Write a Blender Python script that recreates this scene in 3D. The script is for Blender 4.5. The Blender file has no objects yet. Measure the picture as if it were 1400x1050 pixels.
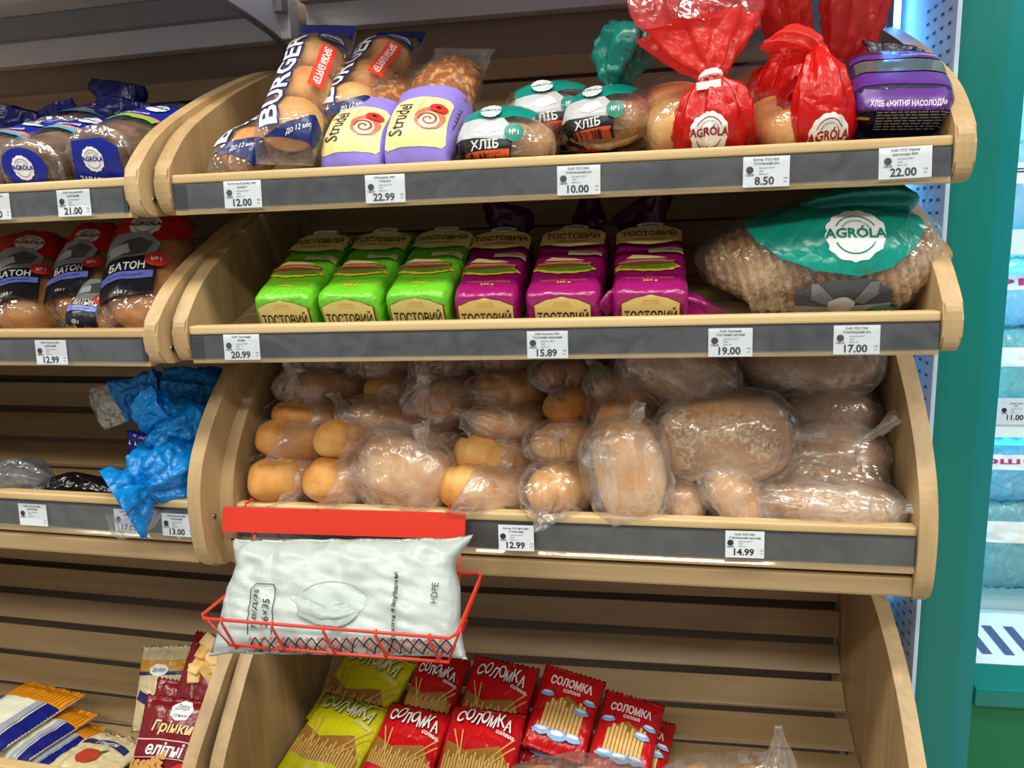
import bpy, bmesh, math, random
from mathutils import Vector, Matrix, Euler, noise
from mathutils.bvhtree import BVHTree

# ------------------------------------------------------------------ camera, light, exposure
scene = bpy.context.scene
COL = scene.collection
rad = math.radians

def camera():
    yaw, pitch, roll = rad(10.122), rad(11.375), rad(-2.122)
    fwd = Vector((-math.sin(yaw) * math.cos(pitch), math.cos(yaw) * math.cos(pitch), -math.sin(pitch)))
    right = Vector((math.cos(yaw), math.sin(yaw), 0.0))
    up = right.cross(fwd)
    r2 = right * math.cos(roll) + up * math.sin(roll)
    u2 = up * math.cos(roll) - right * math.sin(roll)
    m = Matrix((r2, u2, -fwd)).transposed().to_4x4()
    m.translation = Vector((0.625, -1.002, 1.424))
    cd = bpy.data.cameras.new('camera')
    cd.sensor_width = 36.0
    cd.lens = 36.0 * 1100.0 / 1400.0
    cd.clip_start = 0.02
    co = bpy.data.objects.new('camera', cd)
    co.matrix_world = m
    COL.objects.link(co)
    scene.camera = co
camera()

world = bpy.data.worlds.new('shop_surroundings')
scene.world = world
world.use_nodes = True
world.node_tree.nodes['Background'].inputs[0].default_value = (0.92, 0.97, 1.0, 1)
world.node_tree.nodes['Background'].inputs[1].default_value = 0.26

def ceiling_lamp(x, y, sx, sy, power, col=(1.0, 0.972, 0.88)):
    ld = bpy.data.lights.new('ceiling_lamp', 'AREA')
    ld.shape = 'RECTANGLE'; ld.size = sx; ld.size_y = sy
    ld.energy = power; ld.color = col
    lo = bpy.data.objects.new('ceiling_lamp', ld)
    lo.location = (x, y, 2.98)
    COL.objects.link(lo)
for lx in (-1.5, 0.35, 2.2):
    ceiling_lamp(lx, -0.75, 1.3, 0.30, 30)
    ceiling_lamp(lx, -2.3, 1.3, 0.30, 30)

vs = scene.view_settings
vs.view_transform = 'Standard'
vs.look = 'None'
vs.gamma = 1.0
vs.use_curve_mapping = False
vs.exposure = 0.13
scene.cycles.transparent_max_bounces = 24
scene.cycles.max_bounces = 8

# ------------------------------------------------------------------ materials
MATS = {}
def srgb(r, g, b):
    f = lambda c: (c / 255 / 12.92) if c / 255 <= 0.04045 else ((c / 255 + 0.055) / 1.055) ** 2.4
    return (f(r), f(g), f(b), 1.0)

class NT:
    def __init__(self, name):
        self.m = bpy.data.materials.new(name)
        self.m.use_nodes = True
        self.t = self.m.node_tree
        self.t.nodes.clear()
        self.out = self.n('ShaderNodeOutputMaterial')
    def n(self, kind, **kw):
        nd = self.t.nodes.new(kind)
        for k, v in kw.items():
            if k.startswith('i_'):
                key = k[2:].replace('_', ' ')
                nd.inputs[key].default_value = v
            else:
                setattr(nd, k, v)
        return nd
    def l(self, a, b, oa=0, ib=0):
        self.t.links.new(a.outputs[oa], b.inputs[ib])
    def end(self, sh):
        self.t.links.new(sh.outputs[0], self.out.inputs[0])
        return self.m

def flat(c, rough=0.4, spec=0.4, metal=0.0):
    """plain printed ink, paint, paper or plastic"""
    key = ('flat', c, rough, spec, metal)
    if key not in MATS:
        t = NT('paint_%d_%d_%d' % c)
        p = t.n('ShaderNodeBsdfPrincipled')
        p.inputs['Base Color'].default_value = srgb(*c)
        p.inputs['Roughness'].default_value = rough
        p.inputs['Specular IOR Level'].default_value = spec
        p.inputs['Metallic'].default_value = metal
        MATS[key] = t.end(p)
    return MATS[key]

def wood(c1, c2, axis=0, rough=0.45, key=None):
    key = ('wood', c1, c2, axis, rough)
    if key in MATS: return MATS[key]
    t = NT('wood_%s' % 'xyz'[axis])
    tc = t.n('ShaderNodeTexCoord'); oi = t.n('ShaderNodeObjectInfo')
    add = t.n('ShaderNodeVectorMath', operation='ADD'); mul = t.n('ShaderNodeMath', operation='MULTIPLY'); mul.inputs[1].default_value = 37.0
    t.l(oi, mul, 'Random'); t.l(tc, add, 'Object'); t.t.links.new(mul.outputs[0], add.inputs[1])
    mp = t.n('ShaderNodeMapping')
    sc = [26.0, 26.0, 26.0]; sc[axis] = 1.6
    mp.inputs['Scale'].default_value = sc
    t.l(add, mp)
    n1 = t.n('ShaderNodeTexNoise', i_Scale=1.0, i_Detail=6.0, i_Roughness=0.6, i_Distortion=0.6)
    t.l(mp, n1)
    mp2 = t.n('ShaderNodeMapping'); sc2 = [9.0, 9.0, 9.0]; sc2[axis] = 1.2
    mp2.inputs['Scale'].default_value = sc2
    t.l(add, mp2)
    n2 = t.n('ShaderNodeTexNoise', i_Scale=1.0, i_Detail=2.0)
    t.l(mp2, n2)
    r = t.n('ShaderNodeValToRGB')
    r.color_ramp.elements[0].position = 0.32; r.color_ramp.elements[0].color = srgb(*c2)
    r.color_ramp.elements[1].position = 0.66; r.color_ramp.elements[1].color = srgb(*c1)
    t.l(n1, r)
    mx = t.n('ShaderNodeMix', data_type='RGBA', blend_type='MULTIPLY')
    mx.inputs['Factor'].default_value = 0.55
    r2 = t.n('ShaderNodeValToRGB')
    r2.color_ramp.elements[0].position = 0.3; r2.color_ramp.elements[0].color = (0.62, 0.56, 0.50, 1)
    r2.color_ramp.elements[1].position = 0.62; r2.color_ramp.elements[1].color = (1, 1, 1, 1)
    t.l(n2, r2)
    t.t.links.new(r.outputs[0], mx.inputs[6]); t.t.links.new(r2.outputs[0], mx.inputs[7])
    p = t.n('ShaderNodeBsdfPrincipled', i_Roughness=rough)
    t.t.links.new(mx.outputs[2], p.inputs['Base Color'])
    b = t.n('ShaderNodeBump', i_Strength=0.12, i_Distance=0.002)
    t.t.links.new(n1.outputs[0], b.inputs['Height']); t.t.links.new(b.outputs[0], p.inputs['Normal'])
    MATS[key] = t.end(p)
    return MATS[key]

def crust(base, dark, light, key, scale=22.0, flour=0.0, rough=0.55):
    """baked crust: browned in patches, pale where floured"""
    key = ('crust', key)
    if key in MATS: return MATS[key]
    t = NT('crust_' + key[1])
    tc = t.n('ShaderNodeTexCoord'); oi = t.n('ShaderNodeObjectInfo')
    add = t.n('ShaderNodeVectorMath', operation='ADD')
    t.l(tc, add, 'Object'); t.t.links.new(oi.outputs['Random'], add.inputs[1])
    n1 = t.n('ShaderNodeTexNoise', i_Scale=scale, i_Detail=5.0, i_Roughness=0.55)
    t.l(add, n1)
    r = t.n('ShaderNodeValToRGB')
    r.color_ramp.elements[0].position = 0.30; r.color_ramp.elements[0].color = srgb(*dark)
    r.color_ramp.elements[1].position = 0.52; r.color_ramp.elements[1].color = srgb(*base)
    e = r.color_ramp.elements.new(0.72); e.color = srgb(*light)
    t.l(n1, r)
    col = r.outputs[0]
    if flour > 0:
        n3 = t.n('ShaderNodeTexNoise', i_Scale=160.0, i_Detail=3.0, i_Roughness=0.7)
        t.l(add, n3)
        n4 = t.n('ShaderNodeTexNoise', i_Scale=14.0, i_Detail=2.0)
        t.l(add, n4)
        m = t.n('ShaderNodeMath', operation='MULTIPLY'); t.l(n3, m); t.t.links.new(n4.outputs[0], m.inputs[1])
        rr = t.n('ShaderNodeMapRange'); rr.inputs[1].default_value = 0.26; rr.inputs[2].default_value = 0.36
        rr.inputs[4].default_value = flour
        t.l(m, rr)
        mx = t.n('ShaderNodeMix', data_type='RGBA')
        t.t.links.new(rr.outputs[0], mx.inputs[0]); t.t.links.new(col, mx.inputs[6])
        mx.inputs[7].default_value = srgb(226, 208, 176)
        col = mx.outputs[2]
    p = t.n('ShaderNodeBsdfPrincipled', i_Roughness=rough)
    t.t.links.new(col, p.inputs['Base Color'])
    n2 = t.n('ShaderNodeTexNoise', i_Scale=140.0, i_Detail=4.0)
    t.l(add, n2)
    b = t.n('ShaderNodeBump', i_Strength=0.35, i_Distance=0.002)
    t.t.links.new(n2.outputs[0], b.inputs['Height']); t.t.links.new(b.outputs[0], p.inputs['Normal'])
    MATS[key] = t.end(p)
    return MATS[key]

def wrinkle_bump(t, scale=26.0, strength=0.6, dist=0.006):
    tc = t.n('ShaderNodeTexCoord'); oi = t.n('ShaderNodeObjectInfo')
    add = t.n('ShaderNodeVectorMath', operation='ADD')
    t.l(tc, add, 'Object'); t.t.links.new(oi.outputs['Random'], add.inputs[1])
    n0 = t.n('ShaderNodeTexNoise', i_Scale=scale, i_Detail=2.0, i_Distortion=1.2)
    t.l(add, n0)
    mp = t.n('ShaderNodeMapping'); mp.inputs['Scale'].default_value = (scale * 2.2, scale * 0.9, scale * 1.5)
    t.l(add, mp)
    v = t.n('ShaderNodeTexVoronoi', feature='DISTANCE_TO_EDGE', i_Scale=1.0)
    t.l(mp, v)
    mn = t.n('ShaderNodeMath', operation='MINIMUM'); mn.inputs[1].default_value = 0.25
    t.l(v, mn)
    m = t.n('ShaderNodeMath', operation='MULTIPLY_ADD'); m.inputs[1].default_value = 1.4
    t.l(mn, m); t.t.links.new(n0.outputs[0], m.inputs[2])
    b = t.n('ShaderNodeBump', i_Strength=strength, i_Distance=dist)
    t.t.links.new(m.outputs[0], b.inputs['Height'])
    return b, n0, v

def film(name, milk=0.10, tint=(255, 255, 255), rough=0.12, scale=26.0, strength=0.55, gloss=1.0, milkvar=0.5, crease=0.0, streak=(46, 9, 46), cap=0.16):
    """thin plastic film: see-through, shiny, a little milky where creased"""
    key = ('film', name)
    if key in MATS: return MATS[key]
    t = NT('film_' + name)
    b, n0, v = wrinkle_bump(t, scale, strength)
    tr = t.n('ShaderNodeBsdfTransparent'); tr.inputs[0].default_value = srgb(*tint)
    df = t.n('ShaderNodeBsdfDiffuse'); df.inputs[0].default_value = srgb(*[min(255, int(c * 0.95)) for c in tint])
    tl = t.n('ShaderNodeBsdfTranslucent'); tl.inputs[0].default_value = srgb(*[min(255, int(c * 0.95)) for c in tint])
    md = t.n('ShaderNodeMixShader'); md.inputs[0].default_value = 0.5
    t.t.links.new(df.outputs[0], md.inputs[1]); t.t.links.new(tl.outputs[0], md.inputs[2])
    m1 = t.n('ShaderNodeMixShader')
    rr = t.n('ShaderNodeMapRange')
    rr.inputs[1].default_value = 0.35; rr.inputs[2].default_value = 0.65
    rr.inputs[3].default_value = milk * (1 - milkvar); rr.inputs[4].default_value = milk * (1 + milkvar)
    t.l(n0, rr)
    mp = t.n('ShaderNodeMapping'); mp.inputs['Scale'].default_value = streak
    tcs = t.n('ShaderNodeTexCoord'); ois = t.n('ShaderNodeObjectInfo')
    ads = t.n('ShaderNodeVectorMath', operation='ADD'); t.l(tcs, ads, 'Object'); t.t.links.new(ois.outputs['Random'], ads.inputs[1])
    t.l(ads, mp)
    ns = t.n('ShaderNodeTexNoise', i_Scale=1.0, i_Detail=3.0, i_Distortion=0.8); t.l(mp, ns)
    sb = t.n('ShaderNodeMath', operation='SUBTRACT'); sb.inputs[1].default_value = 0.5; t.l(ns, sb)
    ab = t.n('ShaderNodeMath', operation='ABSOLUTE'); t.l(sb, ab)
    cr_ = t.n('ShaderNodeMapRange'); cr_.inputs[1].default_value = 0.0; cr_.inputs[2].default_value = 0.028
    cr_.inputs[3].default_value = crease; cr_.inputs[4].default_value = 0.0; t.l(ab, cr_)
    sm = t.n('ShaderNodeMath', operation='ADD'); sm.use_clamp = True; t.l(rr, sm); t.t.links.new(cr_.outputs[0], sm.inputs[1])
    t.t.links.new(sm.outputs[0], m1.inputs[0])
    t.t.links.new(tr.outputs[0], m1.inputs[1]); t.t.links.new(md.outputs[0], m1.inputs[2])
    gl = t.n('ShaderNodeBsdfGlossy', i_Roughness=rough)
    t.t.links.new(b.outputs[0], gl.inputs['Normal']); 
    fr = t.n('ShaderNodeFresnel', i_IOR=1.45); t.t.links.new(b.outputs[0], fr.inputs['Normal'])
    fm0 = t.n('ShaderNodeMath', operation='MULTIPLY'); fm0.inputs[1].default_value = gloss
    t.l(fr, fm0)
    fm = t.n('ShaderNodeMath', operation='MINIMUM'); fm.inputs[1].default_value = cap
    t.l(fm0, fm)
    m2 = t.n('ShaderNodeMixShader')
    t.t.links.new(fm.outputs[0], m2.inputs[0]); t.t.links.new(m1.outputs[0], m2.inputs[1]); t.t.links.new(gl.outputs[0], m2.inputs[2])
    MATS[key] = t.end(m2)
    return MATS[key]

def foil(c, rough=0.28, thin=0.25, clear=0.0, scale=24.0, strength=0.45, spec=0.6):
    """coloured plastic film: opaque or letting some light through"""
    key = ('foil', c, rough, thin, clear, scale, strength)
    if key in MATS: return MATS[key]
    t = NT('coloured_film_%d_%d_%d' % c)
    b, n0, v = wrinkle_bump(t, scale, strength)
    p = t.n('ShaderNodeBsdfPrincipled', i_Roughness=rough)
    p.inputs['Base Color'].default_value = srgb(*c)
    p.inputs['Specular IOR Level'].default_value = spec
    t.t.links.new(b.outputs[0], p.inputs['Normal'])
    sh = p
    if thin > 0:
        tl = t.n('ShaderNodeBsdfTranslucent'); tl.inputs[0].default_value = srgb(*c)
        m = t.n('ShaderNodeMixShader'); m.inputs[0].default_value = thin
        t.t.links.new(sh.outputs[0], m.inputs[1]); t.t.links.new(tl.outputs[0], m.inputs[2]); sh = m
    if clear > 0:
        tr = t.n('ShaderNodeBsdfTransparent')
        tr.inputs[0].default_value = srgb(*[int(128 + x / 2) for x in c])
        m = t.n('ShaderNodeMixShader'); m.inputs[0].default_value = clear
        t.t.links.new(sh.outputs[0], m.inputs[1]); t.t.links.new(tr.outputs[0], m.inputs[2]); sh = m
    MATS[key] = t.end(sh)
    return MATS[key]

W_RAIL = wood((211, 184, 136), (192, 161, 111), 0)
W_SLAT = wood((182, 155, 114), (159, 130, 91), 0)
W_PANEL = wood((195, 166, 122), (170, 139, 98), 2)
INK = flat((40, 42, 46), 0.6)
PAPER = flat((214, 220, 227), 0.55)
CLEARFILM = film('clear', milk=0.035, rough=0.10, gloss=1.8, crease=0.10, cap=0.2)
MILKFILM = film('milky', milk=0.27, tint=(252, 248, 244), rough=0.20, scale=24.0, strength=0.6, gloss=2.0, crease=0.26, streak=(30, 6, 30), cap=0.25)
MILKROUND = film('milky_round', milk=0.25, tint=(252, 248, 244), rough=0.20, scale=20.0, strength=0.6, gloss=2.0, crease=0.24, streak=(6, 28, 28), cap=0.25)
METAL = flat((150, 150, 152), 0.42, 0.5, 0.0)
STEEL = flat((140, 140, 140), 0.3, 0.5, 1.0)

# ------------------------------------------------------------------ object helpers
def tag(o, label=None, cat=None, group=None, kind=None):
    if label: o['label'] = label
    if cat: o['category'] = cat
    if group: o['group'] = group
    if kind: o['kind'] = kind
    return o

def thing(name, label, cat, loc=(0, 0, 0), rot=(0, 0, 0), group=None):
    o = bpy.data.objects.new(name, None)
    o.empty_display_size = 0.03
    o.location = loc
    o.rotation_euler = rot
    COL.objects.link(o)
    return tag(o, label, cat, group)

def link(name, me, mat, parent=None, loc=None, rot=None):
    o = bpy.data.objects.new(name, me)
    if mat is not None and not me.materials: me.materials.append(mat)
    if parent is not None: o.parent = parent
    if loc: o.location = loc
    if rot: o.rotation_euler = rot
    COL.objects.link(o)
    return o

def pydata(name, v, f, smooth=True):
    me = bpy.data.meshes.new(name)
    me.from_pydata([tuple(p) for p in v], [], f)
    if smooth:
        me.polygons.foreach_set('use_smooth', [True] * len(me.polygons))
    me.update()
    return me

def mesh(name, v, f, mat, parent=None, smooth=True, **kw):
    return link(name, pydata(name, v, f, smooth), mat, parent, **kw)

def box_bm(bm, x0, x1, y0, y1, z0, z1, bev=0.0, seg=2):
    vs_ = [bm.verts.new(p) for p in ((x0, y0, z0), (x1, y0, z0), (x1, y1, z0), (x0, y1, z0), (x0, y0, z1), (x1, y0, z1), (x1, y1, z1), (x0, y1, z1))]
    fs = [bm.faces.new([vs_[i] for i in q]) for q in ((3, 2, 1, 0), (4, 5, 6, 7), (0, 1, 5, 4), (1, 2, 6, 5), (2, 3, 7, 6), (3, 0, 4, 7))]
    if bev > 0:
        es = list({e for f in fs for e in f.edges})
        bmesh.ops.bevel(bm, geom=es, offset=bev, segments=seg, affect='EDGES', profile=0.6)

def bm_mesh(name, bm, smooth=False):
    me = bpy.data.meshes.new(name)
    bmesh.ops.recalc_face_normals(bm, faces=bm.faces[:])
    bm.to_mesh(me); bm.free()
    if smooth: me.polygons.foreach_set('use_smooth', [True] * len(me.polygons))
    return me

def box(name, x0, x1, y0, y1, z0, z1, mat, parent=None, bev=0.0, **kw):
    bm = bmesh.new(); box_bm(bm, x0, x1, y0, y1, z0, z1, bev)
    return link(name, bm_mesh(name, bm), mat, parent, **kw)

def prism(name, prof, x0, x1, mat, parent=None, bev=0.002, **kw):
    """closed (y, z) outline extruded along x"""
    bm = bmesh.new()
    a = [bm.verts.new((x0, p[0], p[1])) for p in prof]
    b = [bm.verts.new((x1, p[0], p[1])) for p in prof]
    n = len(prof)
    fa = bm.faces.new(a); fb = bm.faces.new(b[::-1])
    for i in range(n): bm.faces.new((a[i], b[i], b[(i + 1) % n], a[(i + 1) % n]))
    if bev > 0:
        es = list(set(fa.edges) | set(fb.edges))
        bmesh.ops.bevel(bm, geom=es, offset=bev, segments=2, affect='EDGES')
    return link(name, bm_mesh(name, bm), mat, parent, **kw)

def smoothcurve(pts, m):
    """Catmull-Rom through tuples of any length, m steps per span"""
    out = []
    n = len(pts)
    for i in range(n - 1):
        p0 = pts[max(i - 1, 0)]; p1 = pts[i]; p2 = pts[i + 1]; p3 = pts[min(i + 2, n - 1)]
        for k in range(m):
            t = k / m
            out.append(tuple(0.5 * (2 * b + (c - a) * t + (2 * a - 5 * b + 4 * c - d) * t * t + (3 * b - a - 3 * c + d) * t ** 3)
                             for a, b, c, d in zip(p0, p1, p2, p3)))
    out.append(tuple(pts[-1]))
    return out

def tube(name, pts, r, mat, parent=None, n=8, m=1, closed=False, **kw):
    if m > 1: pts = smoothcurve(pts, m)
    pts = [Vector(p) for p in pts]
    v = []; f = []
    up = Vector((0.13, 0.21, 0.97))
    N = len(pts)
    for i, p in enumerate(pts):
        t = (pts[(i + 1) % N if closed else min(i + 1, N - 1)] - pts[(i - 1) if closed else max(i - 1, 0)]).normalized()
        a = t.cross(up)
        if a.length < 1e-4: a = t.cross(Vector((1, 0, 0)))
        a.normalize(); b = a.cross(t)
        for j in range(n):
            w = 2 * math.pi * j / n
            v.append(p + (a * math.cos(w) + b * math.sin(w)) * r)
    for i in range(N if closed else N - 1):
        i2 = (i + 1) % N
        for j in range(n):
            j2 = (j + 1) % n
            f.append((i * n + j, i * n + j2, i2 * n + j2, i2 * n + j))
    if not closed:
        f.append(tuple(range(n))[::-1]); f.append(tuple((N - 1) * n + j for j in range(n)))
    return mesh(name, v, f, mat, parent, **kw)

def nz(p, s, seed=0.0):
    return noise.noise(Vector((p[0] * s + seed * 7.31, p[1] * s - seed * 3.17, p[2] * s + seed * 1.93)))

def sweep(rings, n=48, m=4, k=0, seed=1.0, up=(0, 0, 1), cap0=True, cap1=True, nz_amp=0.0, nz_s=20.0, flatb=1.0, ridge=0.0):
    """rings: (x, y, z, half width, half height, squareness, pleat depth).  A closed skin through them."""
    R = smoothcurve(rings, m)
    C = [Vector(r[:3]) for r in R]
    upv = Vector(up); V = []; F = []
    rnd = random.Random(int(seed * 1000))
    ph = [rnd.uniform(0, 6.28) for _ in range(4)]
    N = len(R)
    for i, r in enumerate(R):
        t = (C[min(i + 1, N - 1)] - C[max(i - 1, 0)])
        if t.length < 1e-7: t = Vector((1, 0, 0))
        t.normalize()
        if i == 0:
            a = t.cross(upv)
            if a.length < 1e-3: a = t.cross(Vector((0, 1, 0)))
        else:
            a = a - t * a.dot(t)
        a.normalize(); b = a.cross(t).normalized()
        rx, rz, e, amp = max(r[3], 1e-4), max(r[4], 1e-4), max(r[5], 1.2), r[6]
        for j in range(n):
            w = 2 * math.pi * j / n
            c, s = math.cos(w), math.sin(w)
            x = math.copysign(abs(c) ** (2 / e), c); z = math.copysign(abs(s) ** (2 / e), s)
            g = 1.0
            if amp:
                g += amp * (math.sin(k * w + ph[0] + 0.5 * math.sin(2 * w + ph[1])) + 0.6 * math.sin((2 * k + 1) * w + ph[2]) * 0.6 + 0.5 * math.sin((k - 3) * w + ph[3]))
            zz = z * rz * (flatb if z < 0 else 1.0)
            p = C[i] + a * (x * rx * g) + b * (zz * g)
            if nz_amp:
                q = nz(p, nz_s, seed) + 0.5 * nz(p, nz_s * 2.7, seed + 5)
                p = p + (a * c + b * s) * (q * nz_amp)
            if ridge:
                q = (0.35 - abs(nz(p, nz_s * 1.3, seed + 11)) * 1.6) + 0.6 * (0.3 - abs(nz(p, nz_s * 2.6, seed + 17)) * 1.6)
                p = p + (a * c + b * s) * (q * ridge)
            V.append(p)
    for i in range(N - 1):
        for j in range(n):
            j2 = (j + 1) % n
            F.append((i * n + j, i * n + j2, (i + 1) * n + j2, (i + 1) * n + j))
    if cap0:
        V.append(sum((V[j] for j in range(n)), Vector()) / n); c = len(V) - 1
        for j in range(n): F.append((c, (j + 1) % n, j))
    if cap1:
        o = (N - 1) * n
        V.append(sum((V[o + j] for j in range(n)), Vector()) / n); c = len(V) - 1
        for j in range(n): F.append((c, o + j, o + (j + 1) % n))
    return V, F

def bvh_of(o):
    me = o.data
    return BVHTree.FromPolygons([v.co.copy() for v in me.vertices], [tuple(p.vertices) for p in me.polygons])

# ------------------------------------------------------------------ flat prints wrapped onto a skin
_txt = {}
def text2d(s, size, bold=0.0, shear=0.0, align='CENTER', spacing=1.0):
    key = (s, bold, shear, align, spacing)
    if key not in _txt:
        cu = bpy.data.curves.new('t', 'FONT')
        cu.body = s; cu.size = 1.0; cu.align_x = align; cu.align_y = 'CENTER'
        cu.resolution_u = 2; cu.offset = bold; cu.shear = shear; cu.space_character = spacing
        cu.fill_mode = 'FRONT'
        ob = bpy.data.objects.new('t', cu)
        me = bpy.data.meshes.new_from_object(ob)
        _txt[key] = ([(v.co.x, v.co.y) for v in me.vertices], [tuple(p.vertices) for p in me.polygons])
        bpy.data.objects.remove(ob); bpy.data.curves.remove(cu); bpy.data.meshes.remove(me)
    v, f = _txt[key]
    return [(x * size, y * size) for x, y in v], f

def fit_text(s, width, height, **kw):
    """text scaled to fill a width and a cap height exactly"""
    v, f = text2d(s, 1.0, **kw)
    if not v: return v, f
    x0 = min(p[0] for p in v); x1 = max(p[0] for p in v); y0 = min(p[1] for p in v); y1 = max(p[1] for p in v)
    return [((x - (x0 + x1) / 2) / (x1 - x0) * width, (y - (y0 + y1) / 2) / (y1 - y0) * height) for x, y in v], f

def shape(pts, rings=5, per=4):
    """filled star-shaped outline as rings round its centre"""
    P = []
    n = len(pts)
    for i in range(n):
        a = pts[i]; b = pts[(i + 1) % n]
        for k in range(per): P.append((a[0] + (b[0] - a[0]) * k / per, a[1] + (b[1] - a[1]) * k / per))
    cx = sum(p[0] for p in P) / len(P); cy = sum(p[1] for p in P) / len(P)
    m = len(P)
    v = [(cx, cy)]; f = []
    for r in range(1, rings + 1):
        s = r / rings
        v += [(cx + (p[0] - cx) * s, cy + (p[1] - cy) * s) for p in P]
    for j in range(m): f.append((0, 1 + j, 1 + (j + 1) % m))
    for r in range(1, rings):
        a = 1 + (r - 1) * m; b = a + m
        for j in range(m):
            j2 = (j + 1) % m
            f.append((a + j, b + j, b + j2, a + j2))
    return v, f

def ellipse(rx, ry, n=28, rings=4, wob=0.0, wk=9, seed=1):
    rnd = random.Random(seed); p = []
    for i in range(n):
        w = 2 * math.pi * i / n
        g = 1 + wob * (math.sin(wk * w + seed) * 0.6 + rnd.uniform(-0.5, 0.5))
        p.append((rx * math.cos(w) * g, ry * math.sin(w) * g))
    return shape(p, rings, 1)

def rect(w, h, nx=8, ny=8):
    v = [(-w / 2 + w * i / nx, -h / 2 + h * j / ny) for j in range(ny + 1) for i in range(nx + 1)]
    f = [(j * (nx + 1) + i, j * (nx + 1) + i + 1, (j + 1) * (nx + 1) + i + 1, (j + 1) * (nx + 1) + i) for j in range(ny) for i in range(nx)]
    return v, f

def strokes(lines, w):
    """thin bars between point pairs"""
    v = []; f = []
    for (a, b) in lines:
        d = Vector((b[0] - a[0], b[1] - a[1])); l = d.length
        if l < 1e-6: continue
        d /= l; nrm = Vector((-d.y, d.x)) * w / 2
        k = max(1, int(l / 0.012)); o = len(v)
        for i in range(k + 1):
            p = Vector(a) + d * (l * i / k)
            v += [tuple(p + nrm), tuple(p - nrm)]
        for i in range(k): f.append((o + 2 * i, o + 2 * i + 1, o + 2 * i + 3, o + 2 * i + 2))
    return v, f

def ringline(rx, ry, w, n=32, a0=0.0, a1=2 * math.pi):
    v = []; f = []
    for i in range(n + 1):
        t = a0 + (a1 - a0) * i / n
        for s in (-.5, .5): v.append(((rx + s * w) * math.cos(t), (ry + s * w) * math.sin(t)))
    for i in range(n): f.append((2 * i, 2 * i + 1, 2 * i + 3, 2 * i + 2))
    return v, f

def xf(sh, dx=0.0, dy=0.0, rot=0.0, sx=1.0, sy=None):
    sy = sx if sy is None else sy
    c, s = math.cos(rot), math.sin(rot)
    return [((x * sx) * c - (y * sy) * s + dx, (x * sx) * s + (y * sy) * c + dy) for x, y in sh[0]], sh[1]

def arc_text(s, R, size, centre=math.pi / 2, **kw):
    v, f = text2d(s, size, **kw)
    return [((R + y) * math.cos(centre - x / R), (R + y) * math.sin(centre - x / R)) for x, y in v], f

def join(*shs):
    v = []; f = []
    for sv, sf in shs:
        o = len(v); v += list(sv); f += [tuple(i + o for i in q) for q in sf]
    return v, f

def refine(sh, mx):
    bm = bmesh.new()
    vs_ = [bm.verts.new((x, y, 0)) for x, y in sh[0]]
    for q in sh[1]:
        try: bm.faces.new([vs_[i] for i in q])
        except ValueError: pass
    bmesh.ops.triangulate(bm, faces=bm.faces[:])
    for _ in range(5):
        es = [e for e in bm.edges if e.calc_length() > mx]
        if not es: break
        bmesh.ops.subdivide_edges(bm, edges=es, cuts=1)
        bmesh.ops.triangulate(bm, faces=[f for f in bm.faces if len(f.verts) > 3])
    bm.verts.index_update()
    out = [(v.co.x, v.co.y) for v in bm.verts], [tuple(v.index for v in f.verts) for f in bm.faces]
    bm.free()
    return out

class Skin:
    """prints shapes onto one side of a mesh: o origin, ux right, uy up, seen from ux x uy"""
    def __init__(self, target, o, ux, uy, far=0.5):
        self.t = target; self.b = bvh_of(target)
        self.o = Vector(o); self.ux = Vector(ux).normalized(); self.uy = Vector(uy).normalized()
        self.n = self.ux.cross(self.uy).normalized(); self.far = far
        self.lift = 0.0006
    def put(self, sh, mat, name='print', eps=None, parent=None, dx=0, dy=0, rot=0, sx=1.0, sy=None):
        if dx or dy or rot or sx != 1.0 or sy is not None: sh = xf(sh, dx, dy, rot, sx, sy)
        if eps is None:
            eps = self.lift; self.lift += 0.0005
        sh = refine(sh, 0.0045)
        V = []; bad = set()
        for i, (x, y) in enumerate(sh[0]):
            q = self.o + self.ux * x + self.uy * y
            hit, nrm, idx, d = self.b.ray_cast(q + self.n * self.far, -self.n, self.far * 3)
            if hit is None or abs(nrm.dot(self.n)) < 0.22:
                bad.add(i); V.append(q)
            else:
                V.append(hit + self.n * eps * 0.6 + (nrm if nrm.dot(self.n) > 0 else -nrm) * eps * 0.6)
        F = [f for f in sh[1] if not any(i in bad for i in f)]
        if not F: return None
        used = sorted({i for f in F for i in f}); mp = {i: k for k, i in enumerate(used)}
        return mesh(name, [V[i] for i in used], [tuple(mp[i] for i in f) for f in F], mat, parent or self.t, smooth=True)
# ------------------------------------------------------------------ the room
def tile_floor():
    t = NT('floor_tiles')
    tc = t.n('ShaderNodeTexCoord')
    br = t.n('ShaderNodeTexBrick', i_Scale=1.0)
    br.offset = 0.0
    br.inputs['Color1'].default_value = srgb(190, 188, 182); br.inputs['Color2'].default_value = srgb(180, 178, 172)
    br.inputs['Mortar'].default_value = srgb(120, 118, 112); br.inputs['Mortar Size'].default_value = 0.006
    br.inputs['Brick Width'].default_value = 0.45; br.inputs['Row Height'].default_value = 0.45
    t.l(tc, br, 'Object')
    p = t.n('ShaderNodeBsdfPrincipled', i_Roughness=0.3)
    t.t.links.new(br.outputs[0], p.inputs['Base Color'])
    return t.end(p)
tag(box('floor', -4, 5, -5, 1.2, -0.05, 0.0, tile_floor()), kind='structure')
tag(box('ceiling', -4, 5, -5, 1.2, 3.0, 3.05, flat((225, 226, 224), 0.8)), kind='structure')
tag(box('wall_lower_shade', -4, 1.0, 0.475, 0.56, 0.0, 1.62, wood((92, 70, 54), (74, 56, 44), 0, 0.7)), kind='structure')  # same back wall, darkened so the slat gaps read as shade
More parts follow.
